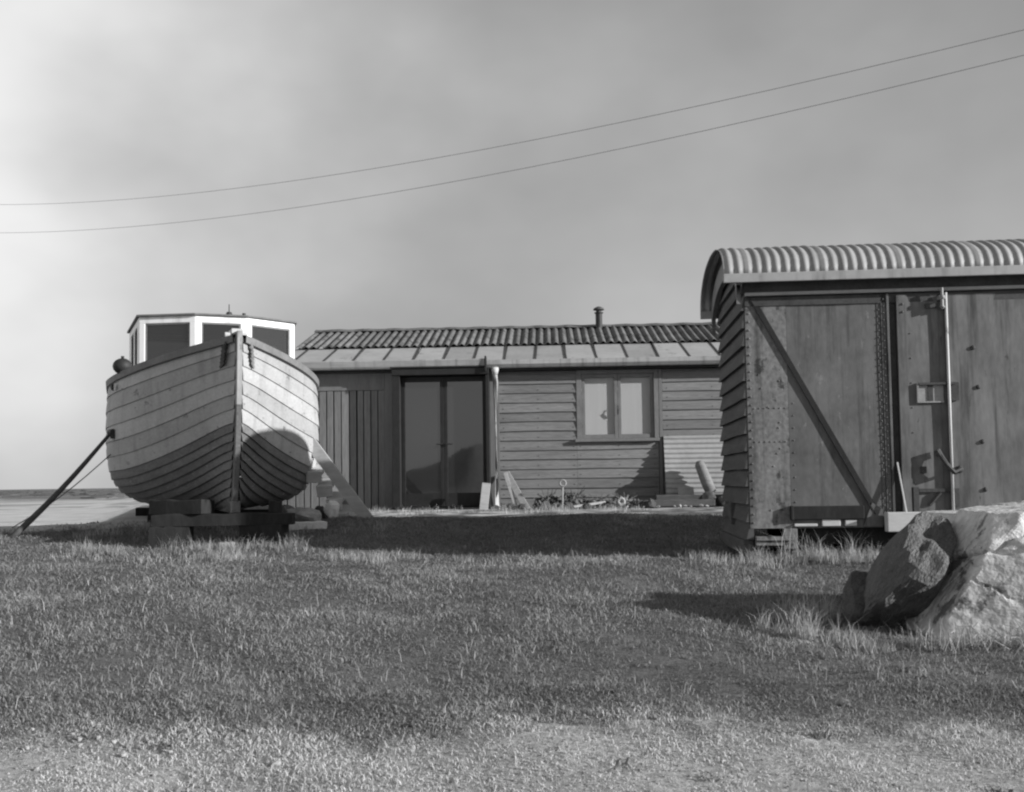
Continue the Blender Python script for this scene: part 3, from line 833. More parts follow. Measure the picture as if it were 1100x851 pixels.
# right: weatherboards
def lap(mb, a0, a1, z0, z1, pitch=.148):
    z = z0
    while z < z1 - .01:
        zt = min(z + pitch + .018, z1); segs = max(2, int((a1 - a0) / .35))
        rows = []
        for i in range(segs + 1):
            aa = a0 + (a1 - a0) * i / segs; e = .011 * noise.noise((aa * 1.1, z * 5, 2)); e2 = .006 * noise.noise((aa * 2.2, z * 3, 8))
            rows.append([(aa, .029, z + e), (aa, -.026 + e2, z + e), (aa, -.004 + e2, zt), (aa, .029, zt)])
        mi = random.choice((0, 0, 1, 2)); mb.grid(rows, mi); mb.add(rows[0], [(0, 1, 2, 3)], mi); mb.add(rows[-1], [(3, 2, 1, 0)], mi)
        z += pitch
lw = MB()
lap(lw, 1.60, 2.80, .0, 2.12); lap(lw, 2.803, 4.06, .0, 1.05); lap(lw, 4.13, A1, .0, 2.12)
for a in (1.66, 2.2, 2.75, 2.85, 3.45, 4.0, 4.2, 4.9, 5.6):
    for q in range(14):
        if 2.8 < a < 4.1 and q > 6: continue
        lw.dome((a + rnd(-.008, .008), -.021, .05 + q * .148 + rnd(-.006, .006)), .008, 5, mi=3)
lw.build('weatherboard_wall', [M['lap_wood'], M['lap_wood_b'], M['lap_wood_c'], M['dark_metal']], hut)
cb = MB(); cb.bx(1.44, 1.597, -.03, .028, -.02, 2.12); cb.build('door_post', M['flat_board'], hut, bevel=.004)
cb = MB(); cb.bx(4.075, 4.125, -.032, .028, 1.05, 2.12); cb.bx(4.068, 4.12, -.034, .028, .0, 1.047)
cb.build('corner_board', M['flat_board'], hut, bevel=.004)
# french door in its deep black frame
dr = MB()
dr.bx(-.045, .075, -.26, .03, .02, 2.06); dr.bx(1.40, 1.455, -.26, .03, .02, 2.06); dr.bx(-.045, 1.455, -.28, .03, 2.062, 2.16); dr.bx(-.045, 1.455, -.24, .03, -.06, .018)
dro = dr.build('door_frame', M['black_frame'], hut, bevel=.005)
for k_, (d0, d1) in enumerate(((.08, .735), (.739, 1.396))):
    lf = MB(); sw = .055
    lf.bx(d0, d0 + sw, -.10, -.055, .03, 2.05); lf.bx(d1 - sw, d1, -.10, -.055, .03, 2.05)
    lf.bx(d0 + sw, d1 - sw, -.098, -.057, .03, .24); lf.bx(d0 + sw, d1 - sw, -.098, -.057, 1.97, 2.05)
    lo = lf.build('door_leaf', M['black_frame'], hut, bevel=.004)
    g_ = MB(); g_.bx(d0 + sw - .004, d1 - sw + .004, -.083, -.075, .236, 1.974); g_.build('pane', M['glass_door'], lo)
    h_ = MB(); xh = d1 - .03 if k_ == 0 else d0 + .03
    h_.tube([(xh, -.10, 1.0), (xh, -.14, 1.0), (xh + (-.09 if k_ == 0 else .09), -.14, 1.0)], .009, 8); h_.build('handle', M['dark_metal'], lo)
# casement window with white blinds
wf = MB()
wf.bx(2.80, 2.88, -.03, .10, 1.05, 2.12); wf.bx(4.00, 4.07, -.03, .10, 1.05, 2.12); wf.bx(2.88, 4.00, -.03, .10, 2.06, 2.12); wf.bx(2.77, 4.07, -.085, .10, 1.0, 1.048)
wfo = wf.build('window', M['sash'], hut, bevel=.004)
for d0, d1 in ((2.884, 3.438), (3.442, 3.996)):
    s_ = MB(); s_.bx(d0, d0 + .05, -.006, .022, 1.052, 2.058); s_.bx(d1 - .05, d1, -.006, .022, 1.052, 2.058); s_.bx(d0 + .05, d1 - .05, -.004, .02, 1.052, 1.115); s_.bx(d0 + .05, d1 - .05, -.004, .02, 2.0, 2.058)
    s_.build('sash', M['sash'], wfo, bevel=.003)
    g_ = MB(); g_.bx(d0 + .046, d1 - .046, .006, .011, 1.111, 2.004); g_.build('pane', M['glass_window'], wfo)
    cu = MB(); rows = []
    for i in range(40):
        aa = d0 + .03 + (d1 - d0 - .06) * i / 39; yy = .036
        rows.append([(aa, yy, 1.09), (aa, yy, 2.03)])
    cu.grid(rows); cu.build('blind', M['blind'], wfo, smooth=False, solid=.004)
ct = MB(); ct.tube([(3.44, -.03, 1.55), (3.44, -.05, 1.5), (3.44, -.03, 1.42)], .012, 6); ct.build('catch', M['dark_metal'], wfo)
# roof: pale flat panels at the eaves, corrugated above
pl = MB(); sm = MB()
y0, z0, y1, z1 = -.17, 2.285, 1.00, 2.665
a = A0 - .15; i = 0
while a < A1 + .1:
    a2 = min(a + .475, A1 + .15); lift = rnd(0, .006)
    pl.prism_x([(y0, z0 + lift), (y1, z1 + lift), (y1, z1 + lift - .02), (y0, z0 + lift - .02)], a + .008, a2 - .008, random.choice((0, 0, 1, 2)))
    sk = rnd(-.03, .03)
    sm.add([(a - .012, y0 - .004, z0 + .014), (a + .012, y0 - .004, z0 + .014), (a + .012 + sk, y1, z1 + .016), (a - .012 + sk, y1, z1 + .016), (a - .012, y0 - .004, z0 - .02), (a + .012, y0 - .004, z0 - .02), (a + .012 + sk, y1, z1 - .02), (a - .012 + sk, y1, z1 - .02)],
           [(0, 1, 2, 3), (7, 6, 5, 4), (0, 4, 5, 1), (1, 5, 6, 2), (2, 6, 7, 3), (3, 7, 4, 0)])
    a = a2
plo = pl.build('eaves_panels', [M['roof_panel'], M['roof_panel_b'], M['roof_panel_c']], hut)
sm.build('seam', M['seam'], plo)
def corrugated(mb, a0, a1, path, pitch, amp, nper=8, wob=0, tones=1, sheet=.65):
    """corrugations run along 'path' (list of (y,z)); waves along a."""
    nn_ = int((a1 - a0) / pitch * nper)
    rows = []
    for k_, (y, z) in enumerate(path):
        i0, i1 = max(0, k_ - 1), min(len(path) - 1, k_ + 1)
        ty, tz = path[i1][0] - path[i0][0], path[i1][1] - path[i0][1]; l_ = math.hypot(ty, tz)
        ny, nz = -tz / l_, ty / l_
        row = []
        for i in range(nn_ + 1):
            aa = a0 + (a1 - a0) * i / nn_; w_ = amp * math.sin(2 * math.pi * aa / pitch) + wob * noise.noise((aa * 1.3, k_ * .4, 4)) + (.007 * ((aa / sheet) % 1.0) if tones > 1 else 0)
            row.append((aa, y + ny * w_, z + nz * w_))
        rows.append(row)
    k0 = len(mb.mi)
    mb.grid(rows)
    if tones > 1:
        tn = [random.randrange(tones) for _ in range(int((a1 - a0) / sheet) + 2)]
        for f_ in range(k0, len(mb.mi)):
            mb.mi[f_] = tn[int(((f_ - k0) % nn_) / nn_ * (a1 - a0) / sheet)]
cr = MB()
corrugated(cr, A0 + .12, A1 + .1, [(.90, 2.672), (1.4, 2.835), (1.9, 3.0), (2.40, 3.16)], .13, .019, wob=.012, tones=3, sheet=.91)
corrugated(cr, A0 + .12, A1 + .1, [(2.40, 3.16), (3.4, 2.83), (4.4, 2.5), (5.05, 2.29)], .13, .026, wob=.01)
ruf = cr.build('roof', [M['roof_sheet_dark'], M['roof_sheet_dark_b'], M['roof_sheet_dark_c']], hut, smooth=True, solid=.006)
rc_ = MB(); corrugated(rc_, A0 + .12, A1 + .1, [(2.27, 3.145), (2.40, 3.20), (2.53, 3.145)], .52, .006); rc_.build('ridge_cap', M['roof_sheet_dark'], ruf, smooth=False, solid=.01)
sf = MB(); sf.bx(A0 - .1, A1 + .1, -.14, .03, 2.13, 2.155); sf.build('soffit', M['plank_gap'], hut)
gt = MB()
gt.prism_x([(-.17, 2.155), (-.17, 2.28), (-.20, 2.285), (-.255, 2.28), (-.27, 2.21), (-.235, 2.16)], 1.42, A1 + .12); gt.build('gutter', M['gutter'], hut, bevel=.006)
gt = MB()
gt.prism_x([(-.17, 2.165), (-.17, 2.285), (-.30, 2.30), (-.315, 2.285), (-.30, 2.20), (-.28, 2.17)], A0 - .2, 1.415); gt.build('gutter', M['gutter'], hut, bevel=.006)
gt = MB(); gt.bx(1.395, 1.42, -.335, -.15, 2.10, 2.335); gt.bx(-.07, 1.39, -.30, -.13, 2.168, 2.19); gt.build('gutter_end', M['black_frame'], hut, bevel=.004)
dp = MB(); dp.tube([(1.545, -.22, 2.17), (1.545, -.20, 2.06), (1.545, -.10, 1.95), (1.545, -.09, .05), (1.55, -.16, .0)], .038, 12)
dp.tube([(1.545, -.20, 2.165), (1.545, -.2, 2.05)], [.07, .04], 12); dp.build('downpipe', M['pipe_pale'], hut, smooth=True)
sv = MB(); sv.tube([(3.29, 2.25, 3.0), (3.29, 2.25, 3.38)], .06, 14); sv.tube([(3.29, 2.25, 3.38), (3.29, 2.25, 3.395)], .08, 14)
svo = sv.build('flue', M['dark_metal'], hut, smooth=False)
sc_ = MB(); sc_.tube([(3.29, 2.25, 3.44), (3.29, 2.25, 3.47), (3.29, 2.25, 3.50)], [.10, .09, .03], 14); sc_.tube([(3.29, 2.25, 3.39), (3.29, 2.25, 3.445)], .05, 8); sc_.build('cowl', M['old_timber'], svo)

hx = lambda a, b: Vector((-1.79 + a * math.cos(R(2)) + b * math.sin(R(2)), 16 - a * math.sin(R(2)) + b * math.cos(R(2)), 0))
# corrugated sheet leaning at the foot of the wall
cs2 = MB(); rows = []
nz_ = 110
for i in range(nz_ + 1):
    t = i / nz_; zz = .0 + 1.075 * t; yy = -.27 * (1 - t) - .048 + .011 * math.sin(2 * math.pi * zz / .076)
    rows.append([(q_, yy, zz) for q_ in (4.13, 4.134, 4.14, 4.6, 5.2, 5.59, 5.6)])
cs2.grid(rows)
o = cs2.build('corrugated_sheet', M['zinc'], smooth=True, solid=.004); o.location = (-1.79, 16, SZ); o.rotation_euler = (0, 0, R(-2))
tag(o, 'pale corrugated iron sheet leaning on the weatherboards below the window corner', 'metal sheet')

# things along the hut wall
def put(o, a, b, z=0, rz=0):
    p_ = hx(a, b); o.location = (p_.x, p_.y, SZ + z); o.rotation_euler = (0, 0, R(-2) + rz); return o
def board(a, b, ln, w, t_, lean_a, lean_b, label):
    m_ = MB(); m_.bx(-w / 2, w / 2, -t_ / 2, t_ / 2, 0, ln)
    o = m_.build('leaning_board', M['pale_timber'], bevel=.004)
    p_ = hx(a, b); o.location = (p_.x, p_.y, SZ - .02); o.rotation_euler = (lean_b, lean_a, R(-2)); return tag(o, label, 'board', 'boards propped against the hut')
board(2.02, -.42, .72, .10, .03, R(-30), R(-26), 'broad pale board propped slantwise beside the downpipe')
board(1.86, -.36, .64, .06, .025, R(-18), R(-22), 'narrow pale stick of wood propped between downpipe and broad board')
board(1.36, -.46, .42, .13, .03, R(6), R(-14), 'short rounded grey board standing against the foot of the door frame')

def plant(name, a, b, r, h, nl, material, label, cat='plant', group=None, z=0):
    m_ = MB(); p_ = hx(a, b)
    for i in range(nl):
        an = rnd(0, 6.283); q = r * math.sqrt(rnd(0, 1)); zz = h * rnd(.05, 1) * (1 - .55 * (q / r) ** 2)
        c = Vector((q * math.cos(an), q * math.sin(an) * .6, zz)); l_ = rnd(.03, .07)
        d1 = Vector((rnd(-1, 1), rnd(-1, 1), rnd(-.3, 1))).normalized(); d2 = d1.orthogonal().normalized()
        m_.add([c - d1 * l_, c + d2 * l_ * .45, c + d1 * l_, c - d2 * l_ * .45], [(0, 1, 2, 3)])
    for i in range(9):
        an = rnd(0, 6.283); m_.tube([(0, 0, 0), (r * .4 * math.cos(an), r * .3 * math.sin(an), h * .8), (r * .8 * math.cos(an), r * .5 * math.sin(an), h * rnd(1.0, 1.5))], .005, 5)
    o = m_.build(name, material); o.location = (p_.x, p_.y, SZ + z); return tag(o, label, cat, group)
G = 'low plants along the hut wall'
plant('low_plant', 2.32, -.32, .2, .20, 110, M['leaf'], 'dark leafy plant next to the propped boards', group=G)
plant('low_plant', 2.72, -.34, .26, .24, 150, M['leaf'], 'dark bushy plant behind the ring on a stake', group=G)
plant('low_plant', 3.1, -.3, .22, .15, 90, M['leaf_pale'], 'paler low plant to the right of the ring on a stake', group=G)
plant('low_plant', 3.5, -.34, .26, .15, 110, M['leaf_pale'], 'grey low plant left of the small white ring', group=G)
plant('low_plant', 3.28, -.42, .2, .10, 90, M['leaf'], 'small dark plant hugging the ground under the window', group=G)
# ring on a stake, small white ring
def torus(mb, c, R0, r0, T=None, n=20, k=8):
    rows = []
    for i in range(n + 1):
        a_ = 2 * math.pi * i / n
        rows.append([(c[0] + (R0 + r0 * math.cos(2 * math.pi * j / k)) * math.cos(a_), c[1] + r0 * math.sin(2 * math.pi * j / k), c[2] + (R0 + r0 * math.cos(2 * math.pi * j / k)) * math.sin(a_)) for j in range(k + 1)])
    mb.grid(rows)
e_ = hx(2.55, -.52); ro_ = empty('ring_on_stake', (e_.x, e_.y, SZ), R(-2), 'pale ring held up on a thin stake among the plants', 'garden ornament')
m_ = MB(); m_.tube([(0, 0, -.02), (.01, 0, .31)], .012, 6); m_.build('stake', M['pale_timber'], ro_)
m_ = MB(); torus(m_, (.01, 0, .37), .045, .014); m_.build('ring', M['stone_mid'], ro_, smooth=True)
m_ = MB(); torus(m_, (0, 0, .0), .045, .022); o = m_.build('small_ring', M['flint'], smooth=True); put(o, 3.42, -.66, .085)
tag(o, 'small white ring standing on the ground below the window', 'ring')
# low dark timber edging and stacked stones by the wagon
m_ = MB(); m_.bx(-.6, .55, -.08, .08, 0, .10); m_.bx(-.3, .75, .10, .22, .0, .17)
o = put(m_.build('bed_edging', M['old_timber'], bevel=.01), 4.25, -.62, .0, R(1)); tag(o, 'low dark timbers edging the bed in front of the corrugated sheet', 'timber')
for k_, (a, b, s, m__, lb) in enumerate((
        (4.98, -.55, (.16, .14, .15), 'stone_dark', 'dark stone at the bottom left of the pile beside the wagon'),
        (5.28, -.52, (.17, .15, .14), 'stone_dark', 'dark stone at the bottom middle of the pile beside the wagon'),
        (5.6, -.5, (.17, .15, .15), 'stone_mid', 'grey stone at the bottom right of the pile beside the wagon'))):
    p_ = hx(a, b); stone('piled_stone', (p_.x, p_.y, SZ - .02), s, M[m__], 40 + k_, label=lb, group='stones piled beside the wagon')
for k_, (a, b, s, m__, lb) in enumerate((
        (5.12, -.52, (.15, .13, .10), 'stone_dark', 'dark flat stone on top of the pile beside the wagon'),
        (5.45, -.5, (.14, .12, .10), 'stone_mid', 'grey flat stone on top of the pile, close to the wagon end'))):
    p_ = hx(a, b); stone('piled_stone', (p_.x, p_.y, SZ + .20), s, M[m__], 60 + k_, label=lb, group='stones piled beside the wagon')
m_ = MB(); pts = [(0, 0, 0), (-.05, .03, .13), (-.10, .06, .28), (-.15, .09, .42), (-.165, .1, .47)]
m_.tube(pts, [.08, .088, .083, .076, .04], 14); o = m_.build('leaning_log', M['lap_wood_c'], smooth=True); put(o, 4.78, -.46, .20)
tag(o, 'round-topped pale log leaning against the corrugated sheet', 'log')
p_ = hx(4.74, -.52); stone('piled_stone', (p_.x, p_.y, SZ - .02), (.12, .11, .16), M['stone_dark'], 66, label='dark upright stone under the leaning log', group='stones piled beside the wagon')
m_ = MB(); m_.bx(-.12, .12, -.02, .02, 0, .30); o = m_.build('pale_slab', M['stone_mid'], bevel=.015); put(o, 4.42, -.40, .0); o.rotation_euler[0] = R(-18)
tag(o, 'plain pale slab leaning on the lower left of the corrugated sheet', 'slab')
m_ = MB(); m_.prism([(-.1, 0), (.11, 0), (.10, .15), (.02, .16)], -.02, .02); o = m_.build('pale_slab', M['stone_mid'], bevel=.008); put(o, 4.03, -.30, .0); o.rotation_euler[0] = R(-14)
tag(o, 'small wedge-shaped slab in the shadow left of the corrugated sheet', 'slab')
proto = None
for i in range(22):
    a = rnd(3.2, 5.75); b = -1.0 - .12 * math.sin(a * 1.3) + rnd(-.08, .1); s = rnd(.015, .038); p_ = hx(a, b)
    if proto is None:
        proto = stone('edging_stone', (p_.x, p_.y, SZ), (s * 1.4, s, s * .8), M['flint'], 77, sub=2, label='small pale stone in the ragged row before the garden bed', group='pale stones edging the garden bed')
    else:
        o = proto.copy(); COL.objects.link(o); o.scale = (s * rnd(1.1, 1.7), s, s * rnd(.6, 1)); o.rotation_euler = (0, 0, rnd(0, 6)); o.location = (p_.x, p_.y, SZ + s * .4)

# ragged rubble in the bed below the window
proto = None
for i in range(26):
    a = rnd(1.75, 4.3); b = rnd(-.8, -.3); s = rnd(.04, .095); p_ = hx(a, b)
    if proto is None:
        proto = stone('rubble_piece', (p_.x, p_.y, SZ), (s * 1.4, s, s * .8), M['shade_and_rubble_rock'], 81, sub=2, label='small angular lump of rubble in the bed under the hut window', group='rubble under the hut window')
    else:
        o = proto.copy(); COL.objects.link(o); o.scale = (s * rnd(1.0, 1.9), s, s * rnd(.6, 1.2)); o.rotation_euler = (rnd(-.4, .4), rnd(-.4, .4), rnd(0, 6)); o.location = (p_.x, p_.y, SZ + s * .4)
for (a, b, ln, rz, lb) in ((2.95, -.6, .5, .25, 'grey stick of wood lying in front of the plants below the window'), (3.75, -.5, .42, -.4, 'short grey stick lying right of the small white ring')):
    m_ = MB(); m_.bx(-ln / 2, ln / 2, -.03, .03, 0, .035); o = put(m_.build('loose_stick', M['pale_timber'], bevel=.005), a, b, .03, rz); o.rotation_euler[1] = R(-7); tag(o, lb, 'stick')

# ------------------------------------------------------------------ wagon
WZ = .38
WR = -4.7
wag = empty('goods_wagon', (2.11, 9.15, WZ), R(WR), 'old steel goods wagon body with arched corrugated roof, standing on the grass', 'wagon')
Zf = lambda z: z - WZ
LW, DW = 5.4, 1.80
FL, TP = Zf(.63), Zf(2.70)
core = MB(); core.bx(.03, LW - .03, .03, DW - .03, FL, TP + .0)
# gable pieces under the arch
def arch(y): # roof height above eave line for local y
    c = (y - .885) / 1.01
    return Zf(2.80) + .42 * math.sqrt(max(0, 1 - c * c)) ** 1.15
ys_ = np.linspace(0.03, DW - .03, 15)
core.prism_x([(y, arch(y) - .03) for y in ys_] + [(DW - .03, TP - .1), (.03, TP - .1)], .03, .10)
core.build('body', M['wagon_dark'], wag)
# end wall: dark lapped boards
eb = MB(); z = FL - .12
while z < Zf(3.22):
    zt = z + .158
    for (zz0, zz1) in ((z, min(zt + .02, Zf(3.25))),):
        ymin, ymax = .0, DW
        if zz1 > Zf(2.78):
            inside = [y for y in np.linspace(0, DW, 60) if arch(y) - .035 > zz1]
            if not inside: break
            ymin, ymax = min(inside), max(inside)
        rows = []
        for i in range(9):
            y = ymin + (ymax - ymin) * i / 8; e = .006 * noise.noise((y * 2, z * 5, 1))
            rows.append([(.03, y, zz0 + e), (-.035 + e, y, zz0 + e), (-.028 + e, y, zz0 + .03 + e), (.006, y, zz1), (.03, y, zz1)])
        eb.grid(rows); eb.add(rows[0], [(0, 1, 2, 3, 4)]); eb.add(rows[-1], [(4, 3, 2, 1, 0)])
    z = zt
eb.build('end_boards', M['wagon_boards'], wag)
ep = MB(); ep.bx(-.05, .0, .95, 1.05, FL - .02, FL + .2); ep.bx(-.06, .03, .02, DW, FL - .25, FL - .125); ep.build('end_beam', M['old_timber'], wag, bevel=.006)
# side sheets
def rivets(mb, a, z0, z1, step, r=.011, y=-.003):
    z = z0
    while z < z1:
        mb.dome((a + rnd(-.002, .002), y, z), r); z += step
lp = MB(); lp.bx(.0, .36, -.004, .028, FL - .02, TP - .02)
rivets(lp, .03, FL + .03, TP - .06, .075, y=-.004)
for zz in (FL + .75, FL + 1.05): 
    for q in range(7): lp.dome((.06 + q * .045, -.004, zz), .008)
for i in range(10): lp.dome((rnd(.1, .3), -.004, rnd(FL + .1, FL + 1.4)), .009)
lp.build('corner_plate', M['wagon_rust'], wag)
sp_ = MB()
rows = []
for i in range(28):
    a = .363 + .787 * i / 27; row = []
    for j in range(40):
        z = FL - .02 + (TP - FL) * j / 39; row.append((a, .0005 + .003 * noise.noise((a * 3, z * 2.5, 5)), z))
    rows.append(row)
sp_.grid(rows); rivets(sp_, .40, FL + .1, TP - .9, .11, r=.008, y=.0); sp_.build('side_sheet', M['wagon_sheet'], wag, smooth=True)
# diagonal brace: angle iron
br = MB(); a_, b2_ = Vector((.06, -.012, TP - .02)), Vector((1.10, -.012, Zf(.735)))
br.beam(a_ + Vector((0, .009, 0)), b2_ + Vector((0, .009, 0)), .048, .010, up=(0, 1, 0)); 
dd = (b2_ - a_).normalized(); sd = Vector((dd.z, 0, -dd.x))
br.beam(a_ + sd * .019 + Vector((0, .0005, 0)), b2_ + sd * .019 + Vector((0, -.0005, 0)), .010, .014, up=(0, 1, 0))
br.build('diagonal_brace', M['brace_paint'], wag)
gp = MB(); gp.prism([(.98, FL - .01), (1.15, FL - .01), (1.15, FL + .14), (1.06, FL + .2)], -.016, -.006); gp.build('gusset_plate', M['wagon_sheet'], wag)
# riveted stanchion
sn_ = MB(); sn_.bx(1.153, 1.185, -.004, .028, FL, TP - .02); sn_.bx(1.188, 1.232, -.012, .028, FL, TP - .02); sn_.bx(1.235, 1.255, -.024, .028, FL, TP - .02)
rivets(sn_, 1.169, FL + .05, TP - .05, .062, r=.010, y=-.004); rivets(sn_, 1.210, FL + .08, TP - .05, .062, r=.010, y=-.012)
sn_.build('stanchion', M['wagon_sheet'], wag, bevel=.002)
jm = MB(); jm.bx(1.258, 1.318, .01, .028, FL, TP - .02); jm.build('door_jamb', M['wagon_dark'], wag)
# sliding door
D0, D1 = 1.32, 2.62
do = MB()
def leafsheet(a0, a1, y, z0, z1, mi=0):
    rows = []
    for i in range(20):
        a = a0 + (a1 - a0) * i / 19
        rows.append([(a, y + .004 * noise.noise((a * 4, z * 2, 9)), z) for z in np.linspace(z0, z1, 30)])
    do.grid(rows, mi)
do.bx(D0, D0 + .075, -.035, .0, FL + .06, TP - .04)
do.bx(D0 + .078, D0 + .09, -.02, .0, FL + .06, TP - .04)
leafsheet(D0 + .09, D0 + .355, -.012, FL + .06, TP - .04); leafsheet(D0 + .425, D1, -.012, FL + .06, TP - .04)
do.bx(D0 + .355, D0 + .425, -.002, .004, FL + .06, TP - .04)
do.bx(D0 + .425, D0 + .44, -.032, -.008, FL + .06, TP - .04)
for zz in (TP - .12, TP - .19): do.dome((D0 + .05, -.036, zz), .012)
for q in range(9): do.dome((D0 + .115, -.014, FL + .15 + q * .22), .007)
dro = do.build('sliding_door', M['wagon_door'], wag)
for (a, z) in ((2.0, FL + 1.2), (2.02, FL + .72), (2.03, FL + .3), (1.97, FL + 1.55)):
    h_ = MB(); h_.dome((a, -.012, z), .022, 8); h_.build('bolt_head', M['wagon_dark'], dro)
rb2 = MB(); rb2.tube([(1.742, -.042, FL + .09), (1.742, -.042, TP - .03)], .0125, 10); rb2.build('bolt_rod', M['pale_rod'], dro, smooth=True)
kb = MB(); kb.tube([(1.70, -.07, TP - .16), (1.70, -.075, TP + .01)], [.016, .013], 8); kb.bx(1.672, 1.728, -.085, -.02, TP - .095, TP - .06); kb.dome((1.70, -.085, TP - .075), .022, 8)
kb.tube([(1.70, -.04, TP - .14), (1.72, -.05, TP - .17)], .018, 8); kb.build('rod_bracket', M['zinc'], dro, bevel=.003)
kb2 = MB(); kb2.bx(1.57, 1.67, -.03, -.013, TP - .16, TP - .12); kb2.build('rod_guide', M['wagon_dark'], dro)
lb_ = MB()
lb_.bx(1.47, 1.485, -.04, -.011, Zf(1.70), Zf(1.875)); lb_.bx(1.487, 1.70, -.034, -.011, Zf(1.70), Zf(1.712)); lb_.bx(1.487, 1.70, -.02, -.0105, Zf(1.714), Zf(1.855)); lb_.build('label_holder', M['label_metal'], dro)
lt = MB(); lt.bx(1.487, 1.80, -.046, -.011, Zf(1.857), Zf(1.877)); lt.bx(1.765, 1.83, -.03, -.0165, Zf(1.715), Zf(1.876)); lt.bx(1.565, 1.61, -.026, -.0205, Zf(1.716), Zf(1.855)); lt.build('label_clip', M['wagon_dark'], dro)
hl = MB(); hl.tube([(1.63, -.06, Zf(1.26)), (1.68, -.09, Zf(1.16)), (1.75, -.085, Zf(1.08))], .02, 8); hl.tube([(1.615, -.055, Zf(1.28)), (1.64, -.06, Zf(1.23))], .028, 8)
hl.dome((1.815, -.02, Zf(1.11)), .035, 8); hl.tube([(1.75, -.08, Zf(1.085)), (1.815, -.04, Zf(1.11))], .014, 8); hl.bx(1.485, 1.53, -.034, -.013, Zf(1.08), Zf(1.14)); hl.build('door_handle', M['wagon_dark'], dro)
bh = MB(); bh.bx(1.46, 1.80, -.036, -.011, Zf(.915), Zf(.945)); bh.bx(1.76, 1.80, -.036, -.011, Zf(.78), Zf(.913)); bh.bx(1.41, 1.455, -.04, -.011, Zf(.72), Zf(.96)); bh.tube([(1.55, -.02, Zf(.8)), (1.64, -.04, Zf(.91))], .016, 6); bh.build('bottom_catch', M['wagon_dark'], dro)
lean = MB(); lean.beam((1.285, -.02, Zf(1.18)), (1.33, -.10, Zf(.72)), .012, .016, up=(0, 1, 0)); lean.build('door_stop', M['pale_rod'], wag)
# second bay beyond the door
s2 = MB(); s2.bx(2.64, 2.74, -.03, .028, FL, TP - .02); rivets(s2, 2.69, FL + .05, TP - .05, .062, r=.010, y=-.03); s2.build('stanchion', M['wagon_sheet'], wag, bevel=.002)
s3 = MB(); s3.bx(2.743, LW - .363, .002, .028, FL - .02, TP - .02); s3.build('side_sheet', M['wagon_sheet'], wag)
s4 = MB(); s4.bx(LW - .36, LW, -.004, .028, FL - .02, TP - .02); rivets(s4, LW - .03, FL + .03, TP - .06, .075, y=-.004); s4.build('corner_plate', M['wagon_rust'], wag)
b3 = MB(); b3.beam((LW - .06, -.012, TP - .02), (2.85, -.012, Zf(.735)), .062, .014, up=(0, 1, 0)); b3.build('diagonal_brace', M['wagon_dark'], wag)
bk = MB(); bk.bx(.0, LW, DW - .028, DW, FL, TP); bk.bx(LW - .03, LW, .03, DW - .03, FL, TP); bk.build('rear_wall', M['wagon_sheet'], wag)
# cornice rails, gutter edge, roof
cn = MB(); cn.bx(-.0, LW, -.045, -.006, TP - .010, TP + .018); cn.build('cornice', M['zinc'], wag); cn = MB(); cn.bx(.0, LW, -.018, .03, TP + .02, TP + .14); cn.build('cornice_board', M['wagon_dark'], wag, bevel=.004)
cn2 = MB(); cn2.bx(.0, LW, -.012, .03, TP - .10, TP - .02); cn2.build('top_rail', M['wagon_dark'], wag)
ga = MB(); ga.bx(-.2, LW + .2, -.15, -.115, Zf(2.795), Zf(2.875)); ga.bx(-.2, LW + .2, DW + .085, DW + .12, Zf(2.795), Zf(2.875)); ga.build('eaves_fascia', M['wagon_roof'], wag, bevel=.004)
rp_ = MB(); path = []
for i in range(25):
    th = math.pi * i / 24
    path.append((.885 - 1.015 * math.cos(th), Zf(2.855) + .40 * math.sin(th) ** .85))
corrugated(rp_, -.2, LW + .2, path, .083, .0075, nper=8, wob=.008, tones=3, sheet=.664)
rfo = rp_.build('roof', [M['wagon_roof'], M['wagon_roof_b'], M['wagon_roof_c']], wag, smooth=True, solid=.004)
def bargeboard(x0, x1, dz, hgt, name, m__, inset):
    b_ = MB(); up_, lo_ = [], []
    for i in range(19):
        th = math.pi * i / 18; yy = .885 - (1.0 - inset) * math.cos(th); zz = Zf(2.83) - dz + (.39 - inset * .6) * math.sin(th) ** .85
        up_.append((yy, zz)); lo_.append((.885 - (1.0 - inset) * math.cos(th) * .985, zz - hgt))
    rows = [[(x0, y, z) for y, z in up_], [(x0, y, z) for y, z in lo_], [(x1, y, z) for y, z in lo_], [(x1, y, z) for y, z in up_], [(x0, y, z) for y, z in up_]]
    b_.grid(rows); b_.build(name, m__, wag)
bargeboard(-.085, -.045, .05, .17, 'bargeboard', M['sash'], .0)
# underframe
uf = MB(); uf.bx(.42, LW - .42, .09, .15, FL - .17, FL - .022); uf.bx(.42, LW - .42, DW - .15, DW - .09, FL - .17, FL - .022)
uf.bx(.05, LW - .05, .06, DW - .06, FL - .02, FL); uf.build('sole_bar', M['tar_wood'], wag)
for a in (.45, 2.2, 4.6):
    w_ = MB(); w_.bx(a, a + .25, .05, DW - .05, FL - .40, FL - .172); w_.build('sleeper', M['tar_wood'], wag, bevel=.01)
stp = MB(); stp.bx(.04, .36, -.07, .05, FL - .125, FL - .09); stp.bx(.28, .40, -.05, .03, FL - .20, FL - .022); stp.bx(.04, .34, -.05, .02, FL - .17, FL - .128); stp.build('step_iron', M['wagon_rust'], wag, bevel=.004)
rl = MB(); rl.bx(.355, .985, -.045, -.006, Zf(.685), Zf(.805)); rl.bx(.345, .375, -.05, -.002, Zf(.68), Zf(.81)); rl.build('bottom_rail', M['tar_wood'], wag, bevel=.008)
